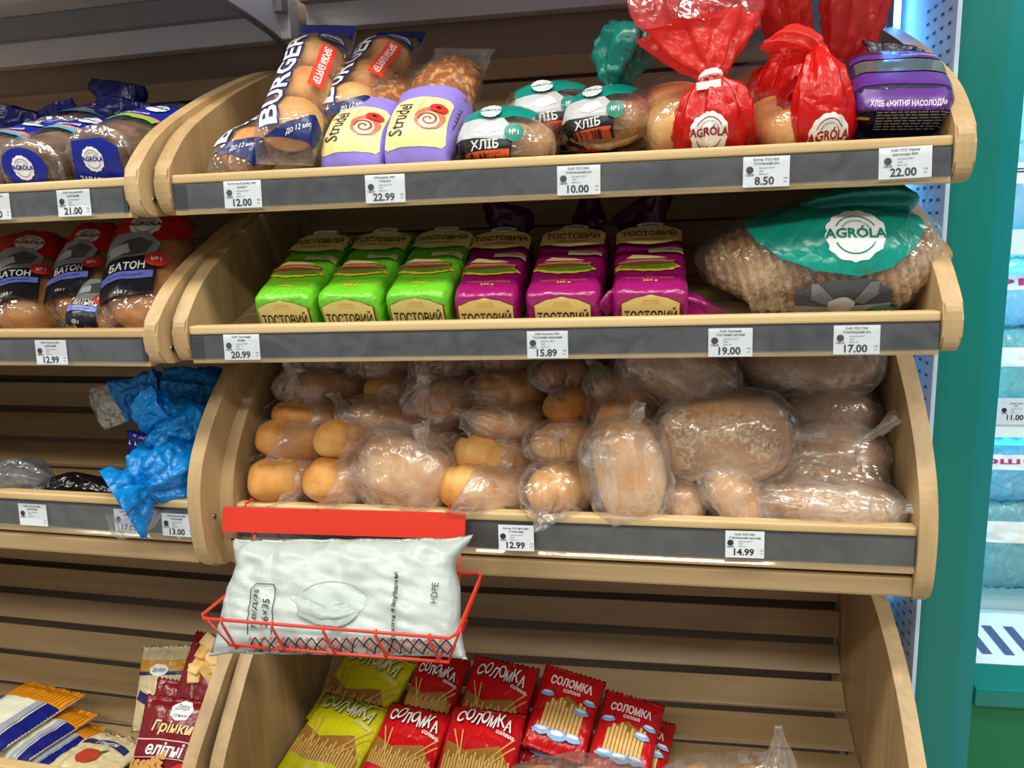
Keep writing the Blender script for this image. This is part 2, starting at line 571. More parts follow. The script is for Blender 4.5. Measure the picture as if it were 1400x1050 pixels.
tag(box('wall_back', -4, 1.0, 0.475, 0.56, 1.62, 3.0, wood((158, 134, 112), (136, 112, 92), 0, 0.6)), kind='structure')
tag(box('wall_rear', 1.0, 5, 1.10, 1.2, 0.0, 3.0, flat((150, 160, 165), 0.8)), kind='structure')

# ------------------------------------------------------------------ wooden bins
WID = 0.956
PANEL_T = 0.022
SHALLOW = [(0.030, -0.052), (0.004, -0.046), (-0.004, -0.03), (-0.005, 0.0), (0.004, 0.014), (0.018, 0.029), (0.04, 0.049), (0.065, 0.066), (0.10, 0.085), (0.146, 0.107),
           (0.20, 0.131), (0.27, 0.158), (0.34, 0.182), (0.41, 0.197), (0.455, 0.20), (0.455, 0.012), (0.30, -0.036)]
DEEP = [(0.10, -0.115), (0.062, -0.108), (0.046, -0.093), (0.037, -0.07), (0.034, -0.03), (0.035, 0.0), (0.041, 0.03), (0.052, 0.058), (0.072, 0.090), (0.098, 0.121), (0.13, 0.152),
        (0.165, 0.180), (0.20, 0.204), (0.25, 0.228), (0.31, 0.247), (0.38, 0.258), (0.455, 0.262), (0.455, -0.115)]
LOW = [(0.06, -0.115), (-0.02, -0.108), (-0.046, -0.093), (-0.054, -0.06), (-0.056, -0.02), (-0.05, 0.015), (-0.036, 0.040), (-0.01, 0.068), (0.025, 0.102), (0.065, 0.140), (0.11, 0.172),
       (0.16, 0.198), (0.22, 0.22), (0.30, 0.238), (0.38, 0.25), (0.455, 0.255), (0.455, -0.115)]
SLOPE = [(0.024, -0.036), (0.085, -0.018), (0.146, 0.0), (0.207, 0.018), (0.268, 0.036), (0.329, 0.054), (0.388, 0.074), (0.428, 0.115), (0.440, 0.165), (0.442, 0.205)]
CURVE = [(0.060, -0.075), (0.125, -0.083), (0.195, -0.084), (0.262, -0.073), (0.328, -0.048), (0.380, -0.008), (0.413, 0.046), (0.426, 0.107), (0.430, 0.171), (0.431, 0.236)]
LOWCURVE = [(-0.03, -0.075)] + [(0.05, -0.084)] + CURVE[1:]

def slat_mesh(w, thick, length):
    bm = bmesh.new(); box_bm(bm, 0.0005, length - 0.0005, 0.0, w, -thick, 0.0, 0.0022)
    return bm_mesh('slat', bm)
SLATS = {}

def bread_bin(label, loc, rotz, roty, kind, left_visible_screw=True, crooked=()):
    prof = {'shallow': SHALLOW, 'deep': DEEP, 'low': LOW}[kind]
    y0 = {'shallow': 0.0, 'deep': 0.042, 'low': -0.05}[kind]
    t = thing('bread_bin', label, 'shelf bin', loc, (0, roty, rotz), 'wooden bread bins')
    a = [i for i, p in enumerate(prof) if p[0] >= 0.45][0]
    prof = smoothcurve(prof[:a], 3) + prof[a:]
    for x in (-PANEL_T, WID):
        prism('side_panel', prof, x, x + PANEL_T, W_PANEL, t, 0.0025)
    # rounded rail on top, board behind the price strip
    sd = 0.052 if kind == 'shallow' else 0.065
    sh = 0.031 if kind == 'shallow' else 0.039
    bm = bmesh.new(); box_bm(bm, 0.0, WID, y0 - 0.001, y0 + 0.019, -0.0125, 0.0, 0.004, 3)
    link('front_rail', bm_mesh('front_rail', bm), W_RAIL, t)
    box('front_board', 0.0, WID, y0 + 0.002, y0 + 0.017, -sd, -0.0127, W_RAIL, t, 0.0015)
    box('price_strip', 0.001, WID - 0.001, y0 - 0.0015, y0 + 0.0019, -0.0135 - sh, -0.0130, flat((57, 60, 65), 0.30, 0.6), t, 0.0005)
    # clear cover with a lip that catches the light
    prism('clear_cover', [(y0 - 0.0052, -0.0140), (y0 - 0.0046, -0.0140), (y0 - 0.0052, -0.0145 - sh), (y0 - 0.0085, -0.0175 - sh), (y0 - 0.0091, -0.0171 - sh), (y0 - 0.0058, -0.0140 - sh)],
          0.024, WID - 0.004, film('cover', milk=0.03, rough=0.08, strength=0.0, gloss=1.0), t, 0.0)
    if kind != 'shallow':
        bm = bmesh.new(); box_bm(bm, 0.0, WID, y0 + 0.004, y0 + 0.03, -0.099, -0.071, 0.004, 2)
        link('lower_rail', bm_mesh('lower_rail', bm), W_SLAT, t)
    path = {'shallow': SLOPE, 'deep': CURVE, 'low': LOWCURVE}[kind]
    for i in range(len(path) - 1):
        a = Vector(path[i]); b = Vector(path[i + 1]); d = b - a
        w = d.length - (0.006 if kind == 'shallow' else 0.0135)
        key = (round(w, 3))
        if key not in SLATS: SLATS[key] = slat_mesh(w, 0.011, WID)
        o = link('slat', SLATS[key], W_SLAT, t, loc=(0, a.x, a.y), rot=(math.atan2(d.y, d.x), 0, 0))
        if i in crooked: o.rotation_euler = (math.atan2(d.y, d.x), rad(0.0), rad(-0.75)); o.location.z += 0.004
    for x in (-PANEL_T - 0.0005, WID + PANEL_T + 0.0005):
        sgn = -1 if x < 0 else 1
        v, f = sweep([(x - sgn * 0.001, y0 + 0.022, -0.03, 0.0042, 0.0042, 2, 0), (x + sgn * 0.0008, y0 + 0.022, -0.03, 0.0042, 0.0042, 2, 0), (x + sgn * 0.0012, y0 + 0.022, -0.03, 0.002, 0.002, 2, 0)], 12, 1)
        mesh('screw', v, f, STEEL, t)
    return t

RAIL = {1: 1.501, 2: 1.3005, 3: 1.026, 4: 0.62}
LB = rad(-4.0)                                     # the neighbouring bay stands turned a little
def left_loc(z, out=0.0, dx=0.0): 
    ex = -0.030 - PANEL_T + dx
    return (ex - math.cos(LB) * WID, -0.02 - out - math.sin(LB) * WID, z)
BINS = {}
BINS['m1'] = bread_bin('top wooden bin on the right, holding bun packs, pastries and red bags', (0, 0, RAIL[1]), 0, rad(-0.03), 'shallow')
BINS['m2'] = bread_bin('second wooden bin from the top on the right, holding green and magenta toast packs', (0, 0, RAIL[2]), 0, rad(-0.25), 'shallow')
BINS['m3'] = bread_bin('deep wooden bin on the right heaped with loaves in thin plastic bags', (0.002, 0.024, RAIL[3] - 0.004), rad(-1.45), rad(0.0), 'deep')
BINS['m4'] = bread_bin('lowest wooden bin on the right with yellow and red stick packs', (0, 0, RAIL[4]), 0, 0, 'low', crooked=(7,))
BINS['l1'] = bread_bin('top wooden bin on the left with dark bread in blue printed bags', left_loc(1.500), LB, 0, 'shallow')
BINS['l2'] = bread_bin('second wooden bin from the top on the left with loaves in red and black bags', left_loc(1.300), LB, 0, 'shallow')
BINS['l3'] = bread_bin('left wooden bin, mostly empty, with bright blue bags at its end', left_loc(1.040, 0.0, 0.006), LB, 0, 'deep')
BINS['l4'] = bread_bin('lowest wooden bin on the left with crouton packs', left_loc(0.625), LB, 0, 'low')

# ------------------------------------------------------------------ metal shelf overhead
def overhead(label, x0, x1, z, loc, rotz, perf=True):
    t = thing('metal_shelf', label, 'shelf', loc, (0, 0, rotz))
    mw = flat((214, 212, 216), 0.45); md = flat((140, 139, 142), 0.5)
    box('shelf_plate', x0, x1, 0.03, 0.455, z + 0.045, z + 0.05, mw, t)
    prism('front_lip', [(0.03, z + 0.050), (0.03, z + 0.02), (0.036, z + 0.015), (0.055, z + 0.015), (0.055, z + 0.019), (0.036, z + 0.021), (0.034, z + 0.045)], x0, x1, mw, t, 0.0)
    prism('stiffener', [(0.17, z + 0.045), (0.175, z + 0.022), (0.26, z + 0.022), (0.265, z + 0.045)], x0, x1, mw, t, 0.0)
    box('rear_beam', x0, x1, 0.425, 0.46, z - 0.035, z + 0.035, mw, t, 0.003)
    box('perforated_back', x0, x1, 0.40, 0.424, z + 0.005, z + 0.044, md, t, 0.001)
    v = []; f = []
    k = 0
    x = x0 + 0.02
    while x < x1 - 0.02 and perf and x < x0 + 0.72:
        for j in range(2):
            zz = z + 0.014 + j * 0.010; xx = x + (j % 2) * 0.009
            o = len(v)
            for q in range(6): v.append((xx + 0.0028 * math.cos(q * 1.047), 0.3995, zz + 0.0028 * math.sin(q * 1.047)))
            f.append(tuple(range(o, o + 6)))
        x += 0.018
    if perf: tag(mesh('perforation', v, f, flat((150, 153, 156), 0.5), t, smooth=False), kind='stuff')
    return t
overhead('grey metal shelf overhead on the right, seen from below', 0.028, 1.0, 1.803, (0, 0, 0), 0, False)
ol = overhead('grey metal shelf overhead on the left, seen from below', 0.0, WID + 0.03, 1.785, left_loc(0), LB)
br = thing('shelf_bracket', 'pale curved metal bracket under the overhead shelves', 'bracket', (-0.014, 0, 0))
bp = [(0.02, 1.785), (0.10, 1.774), (0.19, 1.768), (0.29, 1.762), (0.37, 1.753), (0.43, 1.741), (0.473, 1.729), (0.474, 1.76), (0.474, 1.79), (0.474, 1.86), (0.02, 1.86)]
prism('bracket_plate', bp, 0.0, 0.004, flat((225, 230, 246), 0.4), br, 0.0)
bl = bp[:7]
v = []; f = []
for (y, z) in bl: v += [(-0.006, y, z - 0.001), (0.007, y, z - 0.001), (0.007, y, z + 0.002), (-0.006, y, z + 0.002)]
for i in range(len(bl) - 1):
    for j in range(4): f.append((4 * i + j, 4 * i + (j + 1) % 4, 4 * i + 4 + (j + 1) % 4, 4 * i + 4 + j))
mesh('bracket_flange', v, f, flat((120, 122, 130), 0.4), br, smooth=False)

for ux, lb in ((0.979, 'added upright blocking light behind the right ends of the bins'), (-0.027, 'added upright blocking light between the two bays of bins')):
    up_ = tag(box('light_block_upright', ux, ux + 0.009 if ux > 0 else ux + 0.004, 0.457, 0.474, 0.0, 2.3, flat((120, 122, 124), 0.5), None, 0.001), lb, 'upright', 'added light blockers')  # added posts that keep the tube's light from behind the slats
# ------------------------------------------------------------------ perforated end panel between bins and refrigerator
pp = thing('perforated_panel', 'perforated metal panel beside the right ends of the bins, blue light in its colour', 'panel', (0, 0, 0))
box('panel_sheet', 1.012, 1.018, 0.19, 0.70, 0.0, 2.2, flat((196, 216, 238), 0.4), pp, 0.001)  # sheet tinted pale blue in place of cold light falling on it
v = []; f = []
for zc in range(58):
    z = 0.75 + zc * 0.0175
    for y in (0.215, 0.245, 0.275, 0.305):
        o = len(v)
        for (dy, dz) in ((-.006, -.002), (.006, -.002), (.006, .002), (-.006, .002)): v.append((1.0115, y + dy, z + dz))
        f.append((o, o + 1, o + 2, o + 3))
tag(mesh('perforation', v, f, flat((60, 84, 120), 0.6), pp, smooth=False), kind='stuff')

def emit(c, s, name):
    t = NT('glow_' + name)
    e = t.n('ShaderNodeEmission'); e.inputs[0].default_value = srgb(*c); e.inputs[1].default_value = s
    return t.end(e)
box('light_tube', 0.990, 0.996, 0.385, 0.400, 0.76, 2.1, emit((90, 170, 255), 16.0, 'added_blue_tube'), pp)  # added tube, an unseen source that lights the perforated sheet blue

# ------------------------------------------------------------------ refrigerator
fr = thing('display_refrigerator', 'green framed refrigerated display lit inside with cold light', 'refrigerator', (0, 0, 0))
GREEN = flat((0, 118, 108), 0.30, 0.5)
GREEN2 = flat((0, 122, 124), 0.28, 0.5)
def column(name, outline, z0, z1, mat, parent, smooth=False):
    n = len(outline)
    v = [(x, y, z0) for x, y in outline] + [(x, y, z1) for x, y in outline]
    f = [(i, (i + 1) % n, n + (i + 1) % n, n + i) for i in range(n)] + [tuple(range(n))[::-1], tuple(range(n, 2 * n))]
    o = mesh(name, v, f, mat, parent, smooth=False)
    return o
arc = [(1.062 - 0.036 * math.cos(a), 0.318 - 0.036 * math.sin(a)) for a in [i * math.pi / 2 / 9 for i in range(10)]]
column('corner_post', arc + [(1.109, 0.2805), (1.109, 0.36), (1.026, 0.36)], 0.0, 2.25, GREEN, fr)
column('door_post', [(1.1095, 0.283), (1.136, 0.283), (1.136, 0.40), (1.1095, 0.40)], 0.0, 2.25, GREEN2, fr)
box('side_wall', 1.026, 1.05, 0.36, 1.05, 0.0, 2.25, GREEN, fr)
box('base_panel', 1.137, 2.3, 0.292, 0.33, 0.0, 0.628, flat((8, 112, 66), 0.35), fr, 0.003)
box('base_cap', 1.137, 2.3, 0.276, 0.36, 0.629, 0.660, GREEN, fr, 0.004)
WHITE = flat((232, 242, 246), 0.4)
box('inner_back', 1.051, 2.3, 0.86, 0.88, 0.60, 2.2, WHITE, fr)
box('inner_side', 1.051, 1.06, 0.401, 0.859, 0.60, 2.2, WHITE, fr)
box('top_box', 1.051, 2.3, 0.36, 1.05, 2.2, 2.25, GREEN, fr)
prism('air_tray', [(0.361, 0.656), (0.50, 0.690), (0.50, 0.672), (0.361, 0.640)], 1.137, 2.29, WHITE, fr, 0.0)
box('inner_rail', 1.061, 2.29, 0.501, 0.52, 0.672, 0.742, flat((205, 226, 228), 0.35), fr, 0.002)
for i in range(14):
    x = 1.150 + i * 0.036
    v = [(x, 0.385, 0.6632), (x + 0.016, 0.385, 0.6632), (x + 0.002, 0.455, 0.6802), (x - 0.014, 0.455, 0.6802)]
    mesh('vent_slot', v, [(0, 1, 2, 3)], flat((78, 96, 140), 0.6), fr, smooth=False)
for zz in (0.742, 1.05, 1.36, 1.67):
    box('inner_shelf', 1.061, 2.29, 0.46, 0.855, zz, zz + 0.008, film('glass_shelf', milk=0.12, tint=(225, 250, 250), strength=0.0), fr)
    if zz > 0.8: box('shelf_strip', 1.061, 2.29, 0.452, 0.459, zz - 0.018, zz + 0.022, flat((238, 246, 248), 0.4), fr)
box('light_tube', 1.062, 1.085, 0.402, 0.425, 0.72, 2.15, emit((90, 215, 255), 7.0, 'cold_tube'), fr)
for zz in (1.005, 1.31, 1.62, 2.15):
    box('light_tube', 1.10, 2.25, 0.50, 0.52, zz, zz + 0.015, emit((90, 215, 255), 7.0, 'cold_tube2'), fr)
# ------------------------------------------------------------------ price tags
def price_tag(px, z, y, price, l1, l2, binlabel, tilt=0.0, rotz=0.0, w=0.052, h=0.0345):
    o = thing('price_tag', ('white price tag reading %s %s' % (price, binlabel)) if price else 'white price tag %s' % binlabel, 'price tag', (px, y, z), (rad(-3), tilt, rotz), 'shelf price tags')
    box('card', -w / 2, w / 2, -0.0003, 0.0003, -h / 2, h / 2, PAPER, o)
    def flatput(sh, mat, name):
        mesh(name, [(x, -0.0006, yy) for x, yy in sh[0]], sh[1], mat, o, smooth=False)
    parts = [xf(text2d(l1, 0.0040, bold=0.01), 0, 0.0137), xf(text2d(l2, 0.0040, bold=0.01), 0, 0.0092),
             xf(text2d(price, 0.0128, bold=0.03), -0.002, -0.0108), xf(text2d('грн', 0.0030), 0.0215, -0.0075), xf(text2d('шт', 0.0030), 0.0215, -0.0118),
             xf(text2d('СВОЯ', 0.0034, bold=0.02), -0.0185, -0.0036), xf(text2d('Артикул 20517', 0.0026), 0.0005, 0.0042), xf(text2d('Хліб', 0.0026), -0.0055, 0.0008), xf(text2d('Вага, шт', 0.0026), -0.003, -0.0026)]
    flatput(join(*parts), INK, 'price_print')
    flatput(xf(ellipse(0.0042, 0.0042, 16, 1), -0.0185, 0.0022), INK, 'round_mark')
    return o
Y1 = -0.0030
def strip_z(rail): return rail - 0.030
def tags_main():
    a = 'under the top right bin'
    T1 = [(0.101, 1.472, '12.00', 'Булочки Бургер 300г', 'кунжут'), (0.294, 1.471, '22.99', 'Штрудель 400г', 'з маком'), (0.5375, 1.4705, '10.00', 'Хліб ЛХЗ 500г', 'Стрілецький р/з'),
          (0.755, 1.4705, '8.50', 'Батон ЛХЗ 450г', 'Столичний р/з'), (0.9055, 1.4735, '22.00', 'Хліб ЛХЗ Житня', 'насолода 400г')]
    for x, z, p, a1, a2 in T1: price_tag(x, z, Y1, p, a1, a2, {'12.00': 'below the bun packs', '22.99': 'below the lilac pastry packs', '10.00': 'below the sliced half loaves', '8.50': 'below the red bags', '22.00': 'at the right end of the top bin'}[p], tilt=rad(-1 if p == '22.00' else 0.4), w=0.056 if p == '22.00' else 0.052)
    for x, z, p, a1, a2, lb in [(0.0775, 1.2715, '20.99', 'Хліб Тостовий', 'білий', 'left of the green toast packs'), (0.494, 1.2705, '15.89', 'Хліб Агрола 350г', 'Тостовий зерновий', 'under the magenta toast packs'),
                                (0.718, 1.271, '19.00', 'Хліб Зоряний', 'Тостовий світлий', 'left of the 17.00 tag'), (0.863, 1.2725, '17.00', 'Хліб ЛХЗ 700г', 'Стрілецький р/з', 'under the big teal wrapped loaf')]:
        price_tag(x, z, Y1, p, a1, a2, lb)
    for x, z, p, a1, a2, lb in [(0.437, 0.992, '12.99', 'Батон ЛХЗ №5 400г', 'Столичний', 'beside the red bar'), (0.745, 0.993, '14.99', 'Хліб ЛХЗ 700г', 'Стрілецький круглий', 'under the bagged round loaves')]:
        price_tag(x, z, 0.042 + Y1, p, a1, a2, lb, w=0.050, h=0.037)
    # neighbouring bay
    def yl(x, y0): return -0.02 - (x + 0.052) * 0.07 + y0 - 0.0045
    for x, z, p, lb, y0 in [(-0.133, 1.470, '21.00', 'under the dark bread, right one of two', 0.0), (-0.262, 1.470, '21.00', 'under the dark bread, left one at the picture edge', 0.0),
                            (-0.205, 1.2685, '12.99', 'under the loaves in black and red bags', 0.0),
                            (-0.148, 1.006, '17.00', 'half covered by the bright blue bag', 0.042), (-0.066, 1.004, '13.00', 'at the right end below the bright blue bag', 0.042), (-0.322, 1.006, '', 'at the picture edge under the black bags', 0.042),
                            (-0.205, 0.594, '', 'cut by the bottom edge left of the croutons', -0.05)]:
        price_tag(x, z, yl(x, y0), p, 'Хліб Агрола 450г', 'нарізаний', lb, rotz=LB)
tags_main()

# ------------------------------------------------------------------ shared prints
WHT = flat((238, 238, 236), 0.35)
BLK = flat((24, 24, 28), 0.35)
CREAM = flat((236, 222, 160), 0.35)
def logo(sk, dx, dy, r, ink, rot=0.0, seed=3):
    sk.put(xf(ellipse(r, r * 0.96, 44, 4, 0.05, 13, seed), dx, dy, rot), WHT, 'logo_disc')
    parts = [text2d('AGRÓLA', r * 0.50, bold=0.035)]
    parts.append(ringline(r * 0.70, r * 0.70, r * 0.045, 20, 0.45, math.pi - 0.45))
    parts.append(ringline(r * 0.70, r * 0.70, r * 0.045, 20, math.pi + 0.45, 2 * math.pi - 0.45))
    parts.append(arc_text('ЛЬВІВСЬКИЙ ХЛІБ', r * 0.50, r * 0.12))
    sk.put(xf(join(*parts), dx, dy, rot), ink, 'logo_lettering')

def frame_rot(ux, uy):
    ux = Vector(ux); uy = Vector(uy).normalized(); ux = (ux - uy * ux.dot(uy)).normalized()
    return Matrix((ux, uy, ux.cross(uy))).transposed().to_euler()

def tie(name, c, r, mat, parent, axis=(0, 0, 1), h=0.006):
    a = Vector(axis).normalized() * h; c = Vector(c)
    v, f = sweep([tuple(c - a) + (r, r, 2, 0.05), tuple(c) + (r * 1.15, r * 1.15, 2, 0.05), tuple(c + a) + (r, r, 2, 0.05)], 14, 2, 3)
    return mesh(name, v, f, mat, parent)

# ------------------------------------------------------------------ packs of buns, pastry
def bun_pack(label, loc, tilt, rz, L=0.25, w=0.086):
    """three buns in a row in a printed clear bag; local: length +y, front end at y=0"""
    t = thing('burger_bun_pack', label, 'bun pack', loc, (tilt, rad(4), rz), 'burger bun packs')
    cr = crust((214, 150, 78), (188, 118, 54), (236, 190, 124), 'bun', 18)
    for i in range(3):
        y = 0.045 + i * 0.076
        v, f = sweep([(0, y - 0.037, 0.032, 0.008, 0.008, 2, 0), (0, y - 0.033, 0.032, 0.024, 0.020, 2, 0), (0, y - 0.02, 0.033, 0.036, 0.029, 2.1, 0), (0, y, 0.034, 0.040, 0.033, 2.2, 0),
                      (0, y + 0.02, 0.033, 0.036, 0.029, 2.1, 0), (0, y + 0.033, 0.032, 0.024, 0.020, 2, 0), (0, y + 0.037, 0.032, 0.008, 0.008, 2, 0)], 28, 4, flatb=0.85, nz_amp=0.0012)
        mesh('bun', v, f, cr, t)
    rg = [(0, -0.016, 0.016, 0.038, 0.003, 2.5, 0.0), (0, 0.002, 0.026, 0.040, 0.020, 2.6, 0.02), (0, 0.03, 0.033, w / 2, 0.034, 2.5, 0.01), (0, 0.08, 0.034, w / 2 * 0.985, 0.0345, 2.4, 0.0), (0, 0.12, 0.034, w / 2, 0.0365, 2.5, 0), (0, 0.16, 0.034, w / 2 * 0.985, 0.035, 2.4, 0),
          (0, 0.20, 0.034, w / 2, 0.036, 2.5, 0.01), (0, 0.238, 0.032, 0.040, 0.025, 2.4, 0.03), (0, 0.262, 0.034, 0.042, 0.008, 2.2, 0.05), (0, 0.285, 0.040, 0.044, 0.002, 2.2, 0.0)]
    v, f = sweep(rg, 48, 5, 7, 2.0, nz_amp=0.0015, nz_s=40)
    bag = mesh('bag', v, f, CLEARFILM, t)
    NAVY = flat((22, 34, 92), 0.3)
    ph = rad(16)
    sk = Skin(bag, (0, 0.12, 0.034), (math.cos(ph), 0, -math.sin(ph)), (0, 1, 0.0))
    # big lettering up the left side, outlined
    T = fit_text('BURGER', 0.205, 0.026, bold=0.02)
    ph2 = rad(-22)
    sk2 = Skin(bag, (-0.011, 0.112, 0.040), (0, 1, 0), (-math.cos(ph2), 0, math.sin(ph2)))
    sk2.put(fit_text('BURGER', 0.208, 0.031, bold=0.075), NAVY, 'lettering_outline')
    sk2.put(T, WHT, 'lettering')
    sk.put(xf(rect(0.021, 0.098, 6, 14), 0.017, 0.018), flat((226, 66, 44), 0.3), 'red_panel')
    sk.put(xf(fit_text('ЗРОБИ БУРГЕР', 0.088, 0.010, bold=0.02), 0.017, 0.018, -math.pi / 2), WHT, 'panel_lettering')
    sk.put(xf(ellipse(0.021, 0.017, 36, 4, 0.05, 12), 0.016, 0.094), NAVY, 'badge')
    sk.put(xf(join(text2d('Agróla', 0.012, bold=0.03), ringline(0.0145, 0.0115, 0.0008)), 0.016, 0.094, 0.2), WHT, 'badge_lettering')
    sk.put(xf(shape([(-0.030, -0.015), (0.034, -0.016), (0.038, 0.012), (0.026, 0.020), (0.006, 0.004), (-0.020, -0.010)], 6), 0.003, -0.108), NAVY, 'navy_corner')
    sk.put(xf(fit_text('до 12 міс', 0.032, 0.007, shear=0.3), 0.014, -0.112, 0.45), WHT, 'corner_lettering')
    sk.put(xf(rect(0.078, 0.030, 10, 5), 0.0, 0.149), flat((26, 40, 112), 0.3), 'navy_end')
    return t

def glazed():
    if 'glazed' in MATS: return MATS['glazed']
    t = NT('crust_glazed')
    tc = t.n('ShaderNodeTexCoord'); mp = t.n('ShaderNodeMapping'); mp.inputs['Scale'].default_value = (95, 75, 60)
    t.l(tc, mp, 'Object')
    v = t.n('ShaderNodeTexVoronoi', i_Scale=1.0); t.l(mp, v)
    r = t.n('ShaderNodeValToRGB')
    r.color_ramp.elements[0].position = 0.16; r.color_ramp.elements[0].color = srgb(226, 172, 96)
    r.color_ramp.elements[1].position = 0.55; r.color_ramp.elements[1].color = srgb(150, 82, 34)
    t.l(v, r)
    p = t.n('ShaderNodeBsdfPrincipled', i_Roughness=0.3); t.t.links.new(r.outputs[0], p.inputs['Base Color'])
    b = t.n('ShaderNodeBump', i_Strength=0.6, i_Distance=0.003); b.invert = True
    t.t.links.new(v.outputs[0], b.inputs['Height']); t.t.links.new(b.outputs[0], p.inputs['Normal'])
    MATS['glazed'] = t.end(p)
    return MATS['glazed']
def shrink(sh): return [(x, y * 0.80 - 0.014) for x, y in sh[0]], sh[1]
def braid_pastry(label, loc, tilt, rz):
    t = thing('strudel_pack', label, 'pastry pack', loc, (tilt, 0, rz), 'lilac wrapped pastries')
    cr = glazed()
    rg = [(0, 0.004, 0.026, 0.010, 0.008, 2, 0), (0, 0.010, 0.027, 0.028, 0.020, 2, 0), (0, 0.03, 0.030, 0.041, 0.031, 2.2, 0), (0, 0.11, 0.032, 0.044, 0.034, 2.3, 0), (0, 0.19, 0.031, 0.042, 0.032, 2.2, 0), (0, 0.215, 0.029, 0.030, 0.022, 2, 0), (0, 0.222, 0.027, 0.010, 0.008, 2, 0)]
    v, f = sweep(rg, 60, 12, flatb=0.9)
    vv = []
    for p in v:      # braided strands show as rows of lozenge bumps
        if p.z > 0.025:
            g = math.sin(p.y * 300 + p.x * 160) * math.sin(p.y * 300 - p.x * 160)
            p = p + Vector((p.x * 0.6, 0, p.z - 0.025)).normalized() * 0.0055 * abs(g) ** 0.7
        vv.append(p)
    mesh('pastry', vv, f, cr, t)
    rb = [(0, -0.014, 0.014, 0.042, 0.002, 2.4, 0), (0, 0.0, 0.024, 0.043, 0.018, 2.6, 0.02), (0, 0.03, 0.032, 0.0475, 0.036, 2.5, 0), (0, 0.11, 0.034, 0.050, 0.0385, 2.5, 0), (0, 0.19, 0.033, 0.0485, 0.0365, 2.4, 0.01), (0, 0.226, 0.031, 0.042, 0.026, 2.4, 0.04),
          (0.004, 0.246, 0.036, 0.046, 0.006, 2.2, 0.06), (0.008, 0.266, 0.046, 0.050, 0.002, 2.2, 0.0)]
    v, f = sweep(rb, 48, 6, 6, 3.0, nz_amp=0.0016, nz_s=36)
    bag = mesh('bag', v, f, CLEARFILM, t)
    sk = Skin(bag, (0, 0.06, 0.034), (1, 0, 0), (0, 0.97, 0.25))
    LIL = flat((138, 122, 208), 0.32); YEL = flat((232, 222, 150), 0.32)
    # the sleeve wraps top and both sides
    for (o, ux, uy, wd) in [((0, 0.062, 0.03), (1, 0, 0), (0, 1, 0.0), 0.098), ]:
        sk.put(xf(rect(wd, 0.122, 22, 14), 0, -0.014), LIL, 'lilac_sleeve')
    for s in (-1, 1):
        ss = Skin(bag, (0, 0.062, 0.026), (0, -s, 0), (0, 0, 1)); ss.put(xf(rect(0.122, 0.040, 14, 8), 0.014 * s, 0), LIL, 'lilac_sleeve')
    sk.put(shrink(xf(shape([(-0.036, -0.052), (0.036, -0.052), (0.040, -0.046), (0.041, 0.036), (0.036, 0.042), (-0.020, 0.045), (-0.036, 0.038), (-0.041, 0.030), (-0.041, -0.046)], 8, 3), 0, -0.006)), YEL, 'yellow_label')
    sk.put(shrink(xf(fit_text('Strudel', 0.068, 0.022, shear=0.25, bold=0.01), -0.021, -0.010, math.pi / 2 - 0.12)), flat((60, 44, 60), 0.35), 'lettering')
    BR = flat((120, 56, 40), 0.35)
    sk.put(shrink(xf(ellipse(0.019, 0.022, 26, 4, 0.03, 7), 0.019, -0.014)), flat((214, 108, 88), 0.35), 'roll_picture')
    sk.put(shrink(xf(ellipse(0.013, 0.015, 22, 3), 0.019, -0.020)), flat((240, 214, 170), 0.35), 'roll_picture')
    sp = [((0.0025 + 0.0011 * a) * math.cos(a), (0.0025 + 0.0011 * a) * math.sin(a)) for a in [i * 0.45 for i in range(22)]]
    sk.put(shrink(xf(strokes(list(zip(sp[:-1], sp[1:])), 0.0028), 0.019, -0.020)), BR, 'roll_spiral')
    sk.put(shrink(xf(ellipse(0.0105, 0.010, 20, 3, 0.06, 5), 0.028, 0.006)), flat((216, 46, 40), 0.35), 'poppy')
    sk.put(shrink(xf(ellipse(0.003, 0.003, 10, 2), 0.028, 0.006)), BLK, 'poppy')
    sk.put(shrink(xf(fit_text('з маковою начинкою', 0.036, 0.003), 0.006, 0.004, math.pi / 2 - 0.12)), BR, 'lettering')
    sk.put(shrink(xf(fit_text('450 г', 0.014, 0.004), 0.020, 0.030)), BR, 'lettering')
    return t
sl = math.atan2(0.018, 0.061)
bun_pack('burger bun pack lying low at the left end of the top bin', (0.072, 0.045, 1.482), sl + rad(6), rad(-14))
bun_pack('burger bun pack standing tallest at an angle over the others', (0.155, 0.030, 1.505), rad(40), rad(7))
bun_pack('burger bun pack half hidden behind the first lilac pastry', (0.205, 0.105, 1.535), rad(33), rad(-3))
braid_pastry('braided pastry in lilac wrap next to the bun packs', (0.240, 0.050, 1.484), rad(30), rad(-3))
braid_pastry('braided pastry in lilac wrap next to the half loaves', (0.330, 0.046, 1.488), rad(35), rad(-4))

